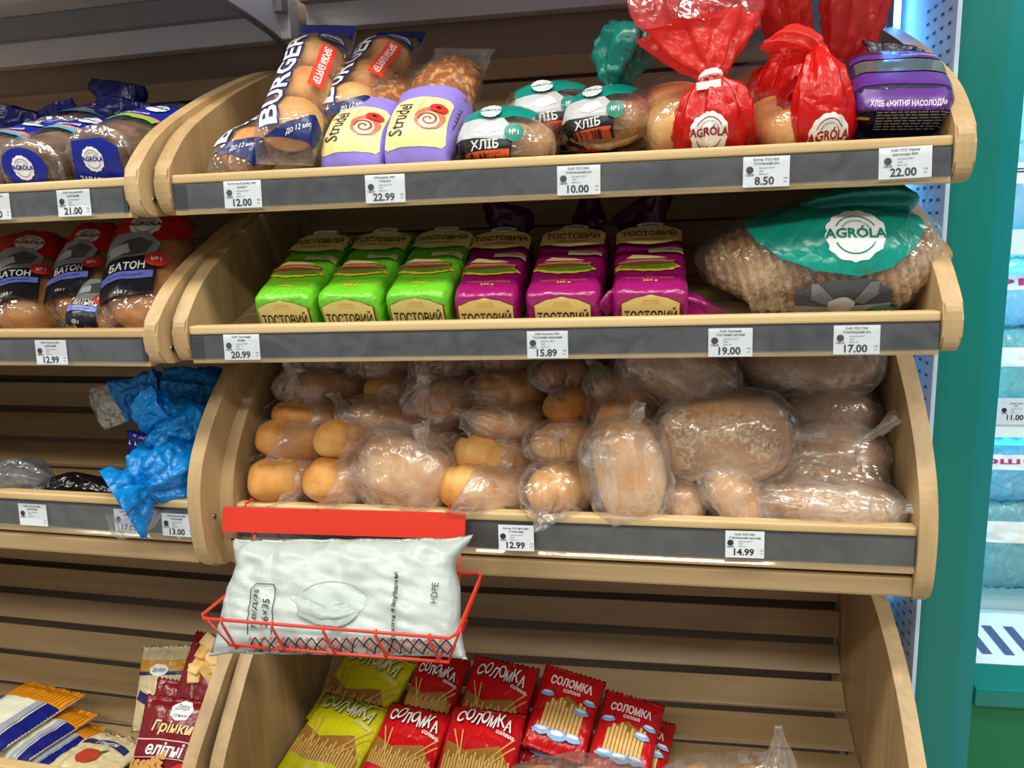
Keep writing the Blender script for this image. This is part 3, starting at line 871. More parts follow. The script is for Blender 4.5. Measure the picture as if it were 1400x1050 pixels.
# ------------------------------------------------------------------ half loaves in clear bags with a teal top
TEAL = foil((0, 122, 110), 0.28, 0.2, 0.0)
TEALP = flat((0, 128, 116), 0.3)
def half_loaf(label, loc, rot, s=1.0, tail=None, seed=1.0, price_side=True):
    t = thing('rye_half_loaf', label, 'bread', loc, rot, 'half loaves with teal tops')
    cr = crust((176, 134, 84), (136, 94, 52), (206, 170, 122), 'rye', 26, flour=0.35)
    rg = [(0, -0.046 * s, 0.036 * s, 0.050 * s, 0.034 * s, 2.2, 0), (0, -0.044 * s, 0.037 * s, 0.060 * s, 0.0375 * s, 2.3, 0), (0, -0.02 * s, 0.038 * s, 0.064 * s, 0.040 * s, 2.2, 0), (0, 0.03 * s, 0.036 * s, 0.060 * s, 0.036 * s, 2.1, 0), (0, 0.062 * s, 0.032 * s, 0.044 * s, 0.026 * s, 2, 0), (0, 0.078 * s, 0.03 * s, 0.012 * s, 0.008 * s, 2, 0)]
    v, f = sweep(rg, 40, 5, flatb=0.9, nz_amp=0.0025, nz_s=30, seed=seed)
    mesh('loaf', v, f, cr, t)
    rb = [(0, -0.056 * s, 0.032 * s, 0.046 * s, 0.030 * s, 2.4, 0.02), (0, -0.051 * s, 0.037 * s, 0.063 * s, 0.040 * s, 2.4, 0.015), (0, -0.02 * s, 0.040 * s, 0.0685 * s, 0.0445 * s, 2.3, 0.0), (0, 0.03 * s, 0.038 * s, 0.065 * s, 0.041 * s, 2.2, 0.02), (0, 0.066 * s, 0.036 * s, 0.048 * s, 0.030 * s, 2.1, 0.05), (0, 0.088 * s, 0.042 * s, 0.012 * s, 0.010 * s, 2, 0.15)]
    v, f = sweep(rb, 56, 6, 9, seed, nz_amp=0.002, nz_s=34)
    bag = mesh('bag', v, f, CLEARFILM, t)
    if tail:
        v, f = sweep(tail, 56, 6, 4, seed + 2, cap0=False, cap1=False, nz_amp=0.009, nz_s=28, ridge=0.008)
        mesh('twisted_end', v, f, TEAL, t)
        tie('tie', tail[0][:3], 0.009, WHT, t, (0.3, -0.1, 0.8), 0.003)
    sk = Skin(bag, (0, -0.047 * s, 0.047 * s), (1, 0, 0), (0, 0.55, 0.84))
    sk.put(xf(shape([(-0.052, 0.018), (-0.010, 0.012), (0.012, 0.020), (0.034, 0.018), (0.044, 0.032), (0.02, 0.046), (-0.02, 0.048), (-0.048, 0.036)], 8), 0.0, 0.004, 0, s), TEALP, 'teal_print')
    sk.put(xf(shape([(-0.060, -0.008), (0.006, -0.012), (0.010, 0.006), (0.0, 0.020), (-0.05, 0.020)], 8), 0, 0, 0, s), flat((176, 180, 184), 0.35), 'photo_print')
    sk.put(xf(shape([(-0.02, -0.006), (-0.002, 0.0), (-0.008, 0.010), (-0.025, 0.008), (-0.034, 0.0)], 4), 0, 0.002, 0, s), flat((226, 226, 226), 0.35), 'photo_print')
    sk.put(xf(shape([(-0.056, -0.042), (0.008, -0.044), (0.012, -0.012), (-0.060, -0.006)], 8), 0, 0, 0, s), BLK, 'black_label')
    sk.put(xf(fit_text('ХЛІБ', 0.034, 0.011, bold=0.02), -0.022, -0.0165, 0.03, s), flat((206, 206, 206), 0.35), 'lettering')
    sk.put(xf(rect(0.062, 0.0075, 12, 3), -0.023, -0.0275, 0.03, s), flat((206, 84, 44), 0.35), 'orange_strip')
    sk.put(xf(fit_text('СТРІЛЕЦЬКИЙ', 0.040, 0.0038), -0.023, -0.0275, 0.03, s), flat((90, 40, 24), 0.35), 'lettering')
    sk.put(xf(fit_text('500 г', 0.013, 0.004), -0.023, -0.036, 0.03, s), flat((190, 190, 190), 0.35), 'lettering')
    sk.put(xf(ellipse(0.0115, 0.0115, 22, 3), 0.014, -0.004, 0, s), flat((0, 120, 104), 0.35), 'round_badge')
    sk.put(xf(fit_text('№1', 0.010, 0.006), 0.014, -0.004, 0, s), WHT, 'lettering')
    logo(sk, -0.016 * s, 0.030 * s, 0.013 * s, TEALP)
    return t
half_loaf('half loaf in front with its teal top flattened, beside the lilac pastry', (0.432, 0.110, 1.492), (sl, rad(2), rad(6)), 1.02, seed=1.3)
half_loaf('half loaf behind the front one, cut face turned to the right', (0.482, 0.205, 1.531), (sl, rad(-3), rad(14)), 1.06, seed=2.1)
half_loaf('half loaf with a tall twisted dark teal bag end', (0.572, 0.160, 1.520), (sl, rad(-3), rad(-3)), 0.98, tail=[(0.012, 0.002, 0.078, 0.010, 0.010, 2, 0.2), (0.014, 0.006, 0.088, 0.022, 0.018, 2, 0.2), (0.020, 0.012, 0.112, 0.036, 0.022, 2, 0.25), (0.030, 0.010, 0.136, 0.038, 0.018, 2, 0.25), (0.036, 0.016, 0.152, 0.030, 0.006, 2, 0.3)], seed=3.7)

# ------------------------------------------------------------------ red bags tied at the neck
def baton_mesh(L, w, h, seed, slash=True):
    prof = [(0.0, 0.10), (0.015, 0.30), (0.05, 0.56), (0.12, 0.80), (0.25, 0.95), (0.5, 1.0), (0.75, 0.95), (0.88, 0.80), (0.95, 0.56), (0.985, 0.30), (1.0, 0.10)]
    rg = [(0, -L / 2 + L * s, 0, w / 2 * r, h / 2 * (0.25 + 0.75 * r) if r > 0.2 else h / 2 * r * 1.6, 2.15, 0) for s, r in prof]
    v, f = sweep(rg, 40, 4, flatb=0.85, nz_amp=0.003, nz_s=16, seed=seed)
    if slash:
        out = []
        for p in v:
            if p.z > 0.006:
                u = (p.y * 0.9 + p.x * 0.8) / 0.058 + seed
                g = math.exp(-((u - round(u)) / 0.11) ** 2)
                p = p - Vector((0, 0, 0.0045 * g * min(1, p.z / 0.02)))
            out.append(p)
        v = out
    return v, f
BATON = crust((218, 156, 80), (186, 116, 50), (234, 188, 118), 'baton', 14)
RED = foil((218, 26, 20), 0.26, 0.35, 0.06, strength=0.5)
REDTOP = foil((236, 70, 62), 0.24, 0.45, 0.30, strength=0.5)
PINK = film('pink', milk=0.40, tint=(255, 120, 120), rough=0.16, strength=0.5)
def red_bag(label, loaf_c, loaf_rot, L, w, h, body, flare, pink, logo_at, seed, ties=True):
    t = thing('tied_bread_bag', label, 'bread', (0, 0, 0), (0, 0, 0), 'red topped bread bags')
    c = Vector(loaf_c); t.location = c
    def rel(rs): return [tuple(Vector(r[:3]) - c) + tuple(r[3:]) for r in rs]
    v, f = baton_mesh(L, w, h, seed)
    o = mesh('loaf', [Vector(p) for p in v], f, crust((214, 156, 86), (186, 120, 54), (236, 196, 132), 'pale_baton', 14), t, rot=loaf_rot)
    prof = [(-0.52, 0.3), (-0.47, 0.75), (-0.35, 0.98), (0.0, 1.0), (0.35, 0.98), (0.47, 0.75), (0.52, 0.3)]
    v, f = sweep([(0, L * s, 0, (w / 2 + 0.006) * r, (h / 2 + 0.006) * r, 2.3, 0.012) for s, r in prof], 48, 5, 9, seed, nz_amp=0.003, nz_s=30)
    mesh('clear_bag', v, f, CLEARFILM, t, rot=loaf_rot)
    v, f = sweep(rel(body), 64, 7, 9, seed, nz_amp=0.003, nz_s=24, cap0=False, cap1=False, ridge=0.003)
    rb = mesh('red_wrap', v, f, RED, t)
    v, f = sweep(rel(flare), 64, 6, 8, seed + 1, nz_amp=0.005, nz_s=22, cap0=False, cap1=False, ridge=0.005)
    mesh('bag_ruffle', v, f, REDTOP, t)
    if pink:
        v, f = sweep(rel(pink), 56, 6, 7, seed + 2, nz_amp=0.006, nz_s=22, cap0=False, cap1=False, ridge=0.006)
        mesh('bag_mouth', v, f, PINK, t)
    if ties:
        n = Vector(flare[0][:3]) - c
        d = Vector(flare[1][:3]) - Vector(flare[0][:3])
        tie('tie', n, 0.0125, WHT, t, d, 0.004)
        box('tie_tab', n.x - 0.015, n.x + 0.013, n.y - 0.0145, n.y - 0.0135, n.z - 0.0042, n.z + 0.0042, WHT, t, 0.0, rot=(0.1, rad(-6), 0))
    if logo_at:
        o, ux, uy, r = logo_at
        sk = Skin(rb, Vector(o) - c, ux, uy)
        logo(sk, 0, 0, r, flat((150, 24, 30), 0.35))
    return t
red_bag('red topped bag tied with a white tab, the biggest and leftmost', (0.668, 0.150, 1.545), (sl, 0, rad(12)), 0.20, 0.125, 0.098,
        [(0.690, 0.155, 1.540, 0.052, 0.042, 2.6, 0.01), (0.695, 0.10, 1.532, 0.055, 0.045, 2.6, 0.015), (0.699, 0.062, 1.526, 0.050, 0.040, 2.6, 0.03), (0.698, 0.036, 1.535, 0.043, 0.030, 2.4, 0.08), (0.696, 0.030, 1.562, 0.034, 0.016, 2.2, 0.14), (0.694, 0.034, 1.584, 0.012, 0.010, 2, 0.18)],
        [(0.694, 0.034, 1.584, 0.012, 0.010, 2, 0.18), (0.693, 0.040, 1.596, 0.024, 0.014, 2, 0.22), (0.688, 0.048, 1.620, 0.048, 0.022, 2, 0.18), (0.684, 0.056, 1.646, 0.066, 0.030, 2, 0.14)],
        [(0.684, 0.056, 1.640, 0.066, 0.032, 2, 0.12), (0.680, 0.064, 1.668, 0.078, 0.036, 2, 0.12), (0.676, 0.075, 1.70, 0.080, 0.034, 2, 0.12), (0.672, 0.085, 1.73, 0.07, 0.03, 2, 0.14)],
        ((0.691, 0.02, 1.518), (1, 0, 0), (0, 0.2, 1), 0.022), 1.7)
red_bag('red bag twisted upright behind the second pale loaf', (0.790, 0.235, 1.575), (sl, 0, rad(4)), 0.19, 0.105, 0.09,
        [(0.800, 0.27, 1.58, 0.046, 0.042, 2.4, 0.02), (0.798, 0.20, 1.575, 0.050, 0.045, 2.4, 0.03), (0.80, 0.165, 1.585, 0.044, 0.040, 2.2, 0.06), (0.806, 0.160, 1.615, 0.03, 0.024, 2.2, 0.12), (0.808, 0.165, 1.635, 0.013, 0.011, 2, 0.18)],
        [(0.808, 0.165, 1.635, 0.013, 0.011, 2, 0.18), (0.806, 0.165, 1.65, 0.026, 0.018, 2, 0.2), (0.798, 0.168, 1.675, 0.044, 0.026, 2, 0.15), (0.790, 0.17, 1.715, 0.05, 0.03, 2, 0.13), (0.788, 0.17, 1.74, 0.05, 0.03, 2, 0.13)],
        None, None, 4.2)
red_bag('red bag folded to a point in front of the purple pack', (0.800, 0.120, 1.528), (sl, 0, rad(10)), 0.17, 0.100, 0.080,
        [(0.822, 0.13, 1.545, 0.044, 0.046, 2.6, 0.01), (0.824, 0.085, 1.540, 0.046, 0.048, 2.6, 0.02), (0.825, 0.055, 1.535, 0.040, 0.044, 2.6, 0.02), (0.822, 0.040, 1.545, 0.034, 0.042, 2.4, 0.04), (0.818, 0.035, 1.575, 0.026, 0.026, 2.2, 0.08), (0.814, 0.045, 1.610, 0.010, 0.010, 2, 0.12)],
        [(0.814, 0.045, 1.606, 0.010, 0.010, 2, 0.2), (0.806, 0.050, 1.612, 0.028, 0.014, 2, 0.22), (0.79, 0.06, 1.616, 0.040, 0.018, 2, 0.2), (0.775, 0.07, 1.612, 0.040, 0.014, 2, 0.2)],
        None, ((0.826, 0.02, 1.507), (1, 0, 0.1), (-0.1, 0.2, 1), 0.022), 2.6, ties=False)
red_bag('red bag rising to the right over the purple packs', (0.892, 0.280, 1.60), (sl, 0, rad(-8)), 0.17, 0.095, 0.080,
        [(0.895, 0.30, 1.605, 0.042, 0.036, 2.4, 0.02), (0.892, 0.235, 1.60, 0.044, 0.038, 2.4, 0.03), (0.885, 0.205, 1.605, 0.034, 0.030, 2.2, 0.08), (0.872, 0.195, 1.618, 0.014, 0.012, 2, 0.16)],
        [(0.872, 0.195, 1.618, 0.014, 0.012, 2, 0.18), (0.876, 0.19, 1.632, 0.028, 0.018, 2, 0.2), (0.884, 0.188, 1.665, 0.046, 0.024, 2, 0.13), (0.886, 0.188, 1.70, 0.052, 0.028, 2, 0.12), (0.88, 0.19, 1.73, 0.05, 0.028, 2, 0.12)],
        None, None, 6.3)

# ------------------------------------------------------------------ purple rye packs
def rye_pack(label, loc, rot, s=1.0):
    t = thing('rye_bread_pack', label, 'bread pack', loc, rot, 'purple rye packs')
    rg = [(0, 0, 0.030, 0.046, 0.026, 4, 0), (0, 0.004, 0.031, 0.053, 0.031, 5, 0.005), (0, 0.03, 0.033, 0.055, 0.034, 5, 0.004), (0, 0.12, 0.033, 0.055, 0.034, 5, 0.004), (0, 0.135, 0.033, 0.048, 0.026, 4, 0.03), (0.0, 0.15, 0.045, 0.020, 0.010, 2, 0.15), (0.004, 0.165, 0.062, 0.034, 0.008, 2, 0.15)]
    v, f = sweep([tuple(x * s for x in r[:5]) + r[5:] for r in rg], 48, 6, 7, 5.0, nz_amp=0.0015, nz_s=40)
    w = mesh('wrapper', v, f, foil((44, 34, 66), 0.22, 0.0, 0.0, strength=0.35), t)
    PUR = flat((84, 40, 124), 0.3)
    sk = Skin(w, (0, 0, 0.033 * s), (1, 0, 0), (0, 0, 1))
    st = Skin(w, (0, 0.065 * s, 0.06 * s), (1, 0, 0), (0, 1, 0))
    sk.put(xf(rect(0.106, 0.020, 16, 5), 0, 0.019, 0, s), PUR, 'purple_band')
    st.put(xf(rect(0.104, 0.034, 16, 6), 0, -0.040, 0, s), PUR, 'purple_band')
    sk.put(xf(fit_text('ХЛІБ «ЖИТНЯ НАСОЛОДА»', 0.080, 0.0062, bold=0.02), 0.004, 0.0185, 0.0, s), flat((216, 206, 226), 0.35), 'lettering')
    sk.put(xf(fit_text('НАРІЗАНО СКИБКАМИ · ДІЄТИЧНИЙ', 0.062, 0.003), 0.008, 0.0125, 0.0, s), flat((170, 80, 150), 0.35), 'lettering')
    rnd = random.Random(4); ln = []
    for r_ in range(7):
        x = -0.026; y = 0.006 - r_ * 0.0042
        while x < 0.046:
            l = rnd.uniform(0.004, 0.011); ln.append(((x, y), (min(x + l, 0.048), y))); x += l + 0.0016
    sk.put(xf(strokes(ln, 0.0018), 0, 0, 0, s), flat((170, 176, 176), 0.4), 'small_print')
    sk.put(xf(rect(0.014, 0.004, 3, 2), -0.040, -0.002, -0.1, s), flat((230, 200, 60), 0.35), 'yellow_mark')
    st.put(xf(rect(0.098, 0.040, 16, 8), 0, 0.0, 0, s), flat((70, 84, 86), 0.12, 0.8), 'window')
    st.put(xf(rect(0.104, 0.018, 16, 4), 0, 0.032, 0, s), PUR, 'purple_band')
    st.put(xf(fit_text('НАСОЛОДА', 0.040, 0.006, bold=0.02), 0.025, 0.032, 0, s), flat((216, 206, 226), 0.35), 'lettering')
    return t
rye_pack('dark purple rye bread pack at the right end of the top bin', (0.908, 0.050, 1.500), (sl + rad(10), rad(3), rad(-6)))
rye_pack('dark purple rye bread pack lying behind the one in front', (0.902, 0.180, 1.545), (sl + rad(8), rad(3), rad(3)), 0.92)
# ------------------------------------------------------------------ toast packs
def sandwich(sk, dx, dy, s=1.0):
    sk.put(xf(ellipse(0.030, 0.011, 34, 4, 0.08, 11, 2), dx, dy - 0.004, 0, s), flat((236, 196, 60), 0.35), 'sandwich_picture')
    sk.put(xf(ellipse(0.027, 0.0075, 40, 3, 0.14, 13, 5), dx, dy - 0.0025, 0, s), flat((86, 140, 40), 0.35), 'sandwich_picture')
    sk.put(xf(shape([(-0.026, 0.0), (-0.012, -0.003), (0.010, -0.001), (0.026, 0.002), (0.028, 0.008), (0.010, 0.008), (-0.012, 0.010), (-0.028, 0.006)], 4), dx, dy + 0.001, 0, s), flat((150, 62, 40), 0.35), 'sandwich_picture')
    sk.put(xf(strokes([((-0.026, 0.003), (0.0, 0.005)), ((0.0, 0.005), (0.026, 0.004)), ((-0.02, 0.007), (0.018, 0.0075))], 0.0016), dx, dy + 0.001, 0, s), flat((228, 160, 120), 0.35), 'sandwich_picture')
    sk.put(xf(shape([(-0.020, 0.010), (0.004, 0.009), (0.020, 0.010), (0.010, 0.014), (-0.014, 0.018)], 4), dx, dy + 0.001, 0, s), flat((232, 208, 150), 0.35), 'sandwich_picture')

def toast_pack(label, loc, rot, col, deep, group, w=0.088, h=0.068, L=0.205, tail=True, seed=1.0, zer=True, cream=(232, 206, 130), lean=0.0):
    t = thing('toast_bread_pack', label, 'bread pack', loc, rot, group)
    rg = [(0, 0.0, h / 2, w / 2 * 0.80, h / 2 * 0.80, 4, 0), (0, 0.003, h / 2, w / 2 * 0.93, h / 2 * 0.93, 5, 0.004), (0, 0.014, h / 2, w / 2, h / 2, 6, 0.004), (0, 0.05, h / 2, w / 2 * 0.99, h / 2 * 0.985, 6, 0), (0, 0.10, h / 2, w / 2, h / 2, 6, 0.0), (0, 0.15, h / 2, w / 2 * 0.99, h / 2, 6, 0),
          (0, L - 0.012, h / 2, w / 2, h / 2, 5, 0.004), (0, L, h / 2 + 0.002, w / 2 * 0.86, h / 2 * 0.86, 4, 0.02), (0.003, L + 0.012, h / 2 + 0.010, w / 2 * 0.4, h / 2 * 0.4, 2.4, 0.10), (0.004, L + 0.020, h / 2 + 0.016, 0.010, 0.010, 2, 0.15)]
    v, f = sweep(rg, 64, 7, 11, seed, nz_amp=0.0018, nz_s=34)
    wr = mesh('wrapper', v, f, foil(col, 0.26, 0.0, 0.0, scale=30.0, strength=0.35), t)
    if tail:
        v, f = sweep([(0.004, L + 0.018, h / 2 + 0.015, 0.010, 0.010, 2, 0.15), (0.004 + lean * 0.2, L + 0.022, h / 2 + 0.026, 0.026, 0.014, 2, 0.25), (0.002 + lean * 0.6, L + 0.020, h / 2 + 0.042, 0.040, 0.010, 2, 0.22), (lean, L + 0.014, h / 2 + 0.064, 0.040, 0.006, 2, 0.25)], 44, 5, 3, seed + 1, cap0=False, cap1=False, nz_amp=0.012, nz_s=24)
        mesh('bag_end', v, f, foil(deep, 0.25, 0.3, 0.25), t)
    sf = Skin(wr, (0, 0, h / 2 + 0.0035), (1, 0, 0), (0, 0, 1)); st = Skin(wr, (0, 0.1, h), (1, 0, 0), (0, 1, 0))
    CR = flat(cream, 0.35); DK = flat((58, 30, 22), 0.35); OR = flat((206, 120, 40), 0.35); BORD = flat((120, 44, 20), 0.35)
    hexa = [(-0.036, -0.034), (0.036, -0.034), (0.036, 0.012), (0.020, 0.020), (0, 0.024), (-0.020, 0.020), (-0.036, 0.012)]
    sf.put(xf(shape([(x * 1.05, y * 1.05) for x, y in hexa], 7, 4), 0, -0.001), BORD, 'label_border')
    sf.put(shape(hexa, 7, 4), CR, 'cream_label')
    sf.put(xf(fit_text('ТОСТОВИЙ', 0.066, 0.021, bold=0.015), 0, -0.004), DK, 'lettering')
    sf.put(xf(fit_text('КОНТРОЛЬ', 0.020, 0.0022), 0, 0.0165), OR, 'lettering')
    sf.put(xf(fit_text('ЯКОСТІ ВИРОБІВ', 0.024, 0.0022), 0, 0.0125), OR, 'lettering')
    st.put(xf(fit_text('КОНТРОЛЬ ЯКОСТІ ВИРОБІВ', 0.060, 0.0042), 0, -0.066), OR, 'lettering')
    st.put(xf(fit_text('350 g', 0.018, 0.006, bold=0.02), 0, -0.074), flat((228, 180, 60), 0.35), 'lettering')
    sandwich(st, -0.004, -0.030, 1.35)
    st.put(xf(shape([(-0.014, -0.006), (0.030, -0.006), (0.030, 0.008), (-0.014, 0.004)], 4), 0.013, 0.006), flat((226, 214, 168), 0.35), 'note_panel')
    st.put(xf(join(xf(fit_text('зі злаками', 0.024, 0.0028), 0.012, 0.003), xf(fit_text('350 г', 0.010, 0.003), 0.02, -0.001)), 0.008, 0.006), BORD, 'lettering')
    st.put(xf(shape([(-0.0435, 0.036), (-0.020, 0.026), (0.0, 0.023), (0.020, 0.026), (0.0435, 0.036), (0.0435, 0.074), (0.02, 0.083), (-0.02, 0.083), (-0.0435, 0.074)], 8, 4), 0, 0), CR, 'cream_label')
    st.put(xf(fit_text('ТОСТОВИЙ', 0.074, 0.022, bold=0.015), 0, 0.060), DK, 'lettering')
    st.put(xf(fit_text('ЗЕРНОВИЙ' if zer else 'СЕНДВІЧНИЙ', 0.044, 0.008), 0, 0.039), flat((110, 96, 40), 0.35), 'lettering')
    st.put(xf(ellipse(0.019, 0.009, 24, 3, 0.05, 8), 0.002, 0.084), WHT, 'logo_disc')
    st.put(xf(fit_text('AGRÓLA', 0.026, 0.006, bold=0.03), 0.002, 0.083), DK, 'lettering')
    return t
GRN = (104, 190, 40); DGR = (60, 90, 30); MAG = (146, 18, 98); DMA = (84, 14, 66)
s2 = sl
for i, (x, y, rz, sd) in enumerate([(0.127, 0.046, -1, 1.1), (0.221, 0.045, -2, 1.9), (0.316, 0.048, -1.5, 2.7)]):
    toast_pack('lime green toast pack, %s of three in the row' % ['the left one nearest the empty end', 'the middle one', 'the right one touching the magenta packs'][i], (x, y, 1.2750), (rad(23.5), rad(0.4), rad(rz)), GRN, DGR, 'green toast packs', tail=False, seed=sd, zer=False, cream=(224, 208, 130))
for i, (x, y, rz, sd, w, ln) in enumerate([(0.409, 0.047, 1, 3.2, 0.086, 0.01), (0.511, 0.044, -1, 4.6, 0.098, 0.035), (0.622, 0.046, 1, 5.8, 0.096, -0.01)]):
    toast_pack('magenta toast pack, %s' % ['left one, beside the green packs', 'middle one of three', 'right one with its corner sticking out toward the large loaf'][i], (x, y, 1.2730), (rad(23), rad(0.2), rad(rz)), MAG, DMA, 'magenta toast packs', w=w, h=0.066, tail=True, seed=sd, lean=ln)
# crumpled side flap of the last pack
pk = [o for o in bpy.data.objects if o.name.startswith('toast_bread_pack') and o.parent is None][-1]
v, f = sweep([(0.040, 0.03, 0.02, 0.012, 0.028, 2, 0.1), (0.060, 0.026, 0.016, 0.008, 0.022, 2, 0.15), (0.080, 0.028, 0.012, 0.003, 0.016, 2, 0.15), (0.092, 0.03, 0.010, 0.001, 0.010, 2, 0.1)], 28, 4, 5, 2.2, nz_amp=0.004, nz_s=40)
mesh('bag_flap', v, f, foil(MAG, 0.26, 0.1, 0.0, scale=30.0, strength=0.35), pk)
v, f = sweep([(-0.040, 0.03, 0.03, 0.010, 0.026, 2, 0.1), (-0.050, 0.02, 0.030, 0.008, 0.022, 2, 0.2), (-0.058, 0.014, 0.024, 0.004, 0.016, 2, 0.2)], 28, 4, 5, 4.2, nz_amp=0.004, nz_s=50)
mesh('bag_flap', v, f, foil(MAG, 0.26, 0.1, 0.0, scale=30.0, strength=0.35), pk)

# ------------------------------------------------------------------ the large sliced loaf in a teal printed bag
def big_loaf():
    t = thing('sliced_loaf', 'large sliced loaf in a clear bag with a broad teal print', 'bread', (0.846, 0.125, 1.292), (sl * 0.6, rad(-1), rad(-3)))
    cr = crust((164, 120, 74), (122, 82, 44), (196, 156, 108), 'country', 16, flour=0.5)
    rg = [(-0.118, 0, 0.038, 0.030, 0.026, 2.2, 0), (-0.114, 0, 0.045, 0.052, 0.044, 2.3, 0), (-0.100, 0, 0.055, 0.068, 0.056, 2.5, 0), (-0.05, 0, 0.064, 0.075, 0.062, 2.4, 0), (0.0, 0, 0.066, 0.077, 0.064, 2.3, 0), (0.05, 0, 0.064, 0.075, 0.062, 2.4, 0), (0.100, 0, 0.055, 0.068, 0.056, 2.5, 0), (0.114, 0, 0.045, 0.052, 0.044, 2.3, 0), (0.118, 0, 0.038, 0.030, 0.026, 2.2, 0)]
    v, f = sweep(rg, 64, 16, flatb=0.95)
    out = []
    for p in v:                     # slice cuts lean a little
        u = (p.x + p.z * 0.28) / 0.0135
        g = math.exp(-((u - round(u)) / 0.20) ** 2)
        q = Vector((0, p.y, p.z - 0.05))
        if q.length > 1e-5: q.normalize()
        out.append(p - q * 0.0075 * g + q * 0.002 * nz(p, 30))
    mesh('loaf', out, f, cr, t)
    rb = [(-0.126, 0, 0.038, 0.020, 0.026, 2, 0.02), (-0.121, 0, 0.047, 0.056, 0.049, 2.3, 0.02), (-0.105, 0, 0.061, 0.074, 0.063, 2.4, 0.01), (-0.05, 0, 0.067, 0.081, 0.069, 2.4, 0), (0.0, 0, 0.069, 0.083, 0.071, 2.4, 0), (0.05, 0, 0.068, 0.081, 0.070, 2.4, 0.0), (0.10, 0, 0.064, 0.072, 0.062, 2.3, 0.01), (0.124, 0, 0.058, 0.050, 0.048, 2.2, 0.03), (0.134, 0.0, 0.056, 0.018, 0.034, 2, 0.05)]
    v, f = sweep(rb, 72, 8, 9, 3.3, nz_amp=0.003, nz_s=24)
    bag = mesh('bag', v, f, CLEARFILM, t)
    # rolled bag end lying on top
    v, f = sweep([(-0.045, 0.005, 0.150, 0.004, 0.004, 2, 0.1), (-0.02, 0.004, 0.153, 0.018, 0.012, 2.4, 0.1), (0.02, 0.0, 0.156, 0.022, 0.017, 2.4, 0.1), (0.06, -0.004, 0.156, 0.022, 0.018, 2.4, 0.1), (0.085, -0.004, 0.154, 0.014, 0.012, 2.4, 0.1), (0.093, -0.004, 0.153, 0.004, 0.004, 2, 0.1)], 40, 5, 6, 2.2, nz_amp=0.005, nz_s=28)
    mesh('rolled_end', [p + Vector((0.015, 0, -0.012 - 0.10 * max(0, p.x) * 0)) for p in v], f, foil((0, 140, 132), 0.22, 0.1, 0.0, strength=0.5), t)
    sk = Skin(bag, (0, -0.03, 0.085), (1, 0, 0), (0, 0.42, 0.9))
    TP = foil((0, 138, 122), 0.25, 0.0, 0.0, scale=20.0, strength=0.5)
    sk.put(shape([(-0.104, 0.040), (-0.088, 0.010), (-0.060, -0.014), (-0.020, -0.030), (0.030, -0.038), (0.066, -0.030), (0.092, -0.008), (0.110, 0.024), (0.100, 0.052), (0.06, 0.075), (0.0, 0.082), (-0.06, 0.076)], 14, 4), TP, 'teal_print')
    logo(sk, 0.026, 0.012, 0.0345, TEALP, rot=-0.02)
    GR = [flat((74, 76, 82), 0.4), flat((150, 154, 160), 0.4), flat((196, 198, 200), 0.4), flat((40, 42, 46), 0.4)]
    sf = Skin(bag, (0.012, -0.08, 0.042), (1, 0, 0), (0, 0.1, 1))
    sf.put(shape([(-0.054, -0.030), (0.060, -0.030), (0.058, 0.006), (0.036, 0.020), (-0.012, 0.021), (-0.054, 0.008)], 8, 4), GR[0], 'photo_print')
    sf.put(shape([(-0.054, -0.030), (0.060, -0.030), (0.058, -0.010), (0.0, -0.014), (-0.054, -0.010)], 6, 4), GR[1], 'photo_print')
    sf.put(xf(shape([(-0.024, 0.010), (-0.016, 0.010), (0.004, -0.012), (-0.006, -0.018), (-0.024, -0.010)], 4), -0.012, 0.008), flat((118, 120, 126), 0.4), 'photo_print')
    sf.put(xf(shape([(0.030, 0.010), (0.020, 0.010), (0.002, -0.014), (0.014, -0.018), (0.03, -0.006)], 4), 0.012, 0.008), flat((110, 112, 118), 0.4), 'photo_print')
    sf.put(xf(ellipse(0.016, 0.010, 24, 4, 0.06, 5), 0.0, -0.010), GR[2], 'photo_print')
    sf.put(xf(ellipse(0.019, 0.012, 24, 3), 0.050, -0.026), TEALP, 'round_badge')
    sf.put(xf(fit_text('№5', 0.020, 0.009, bold=0.02), 0.050, -0.0235), WHT, 'lettering')
    return t
big_loaf()

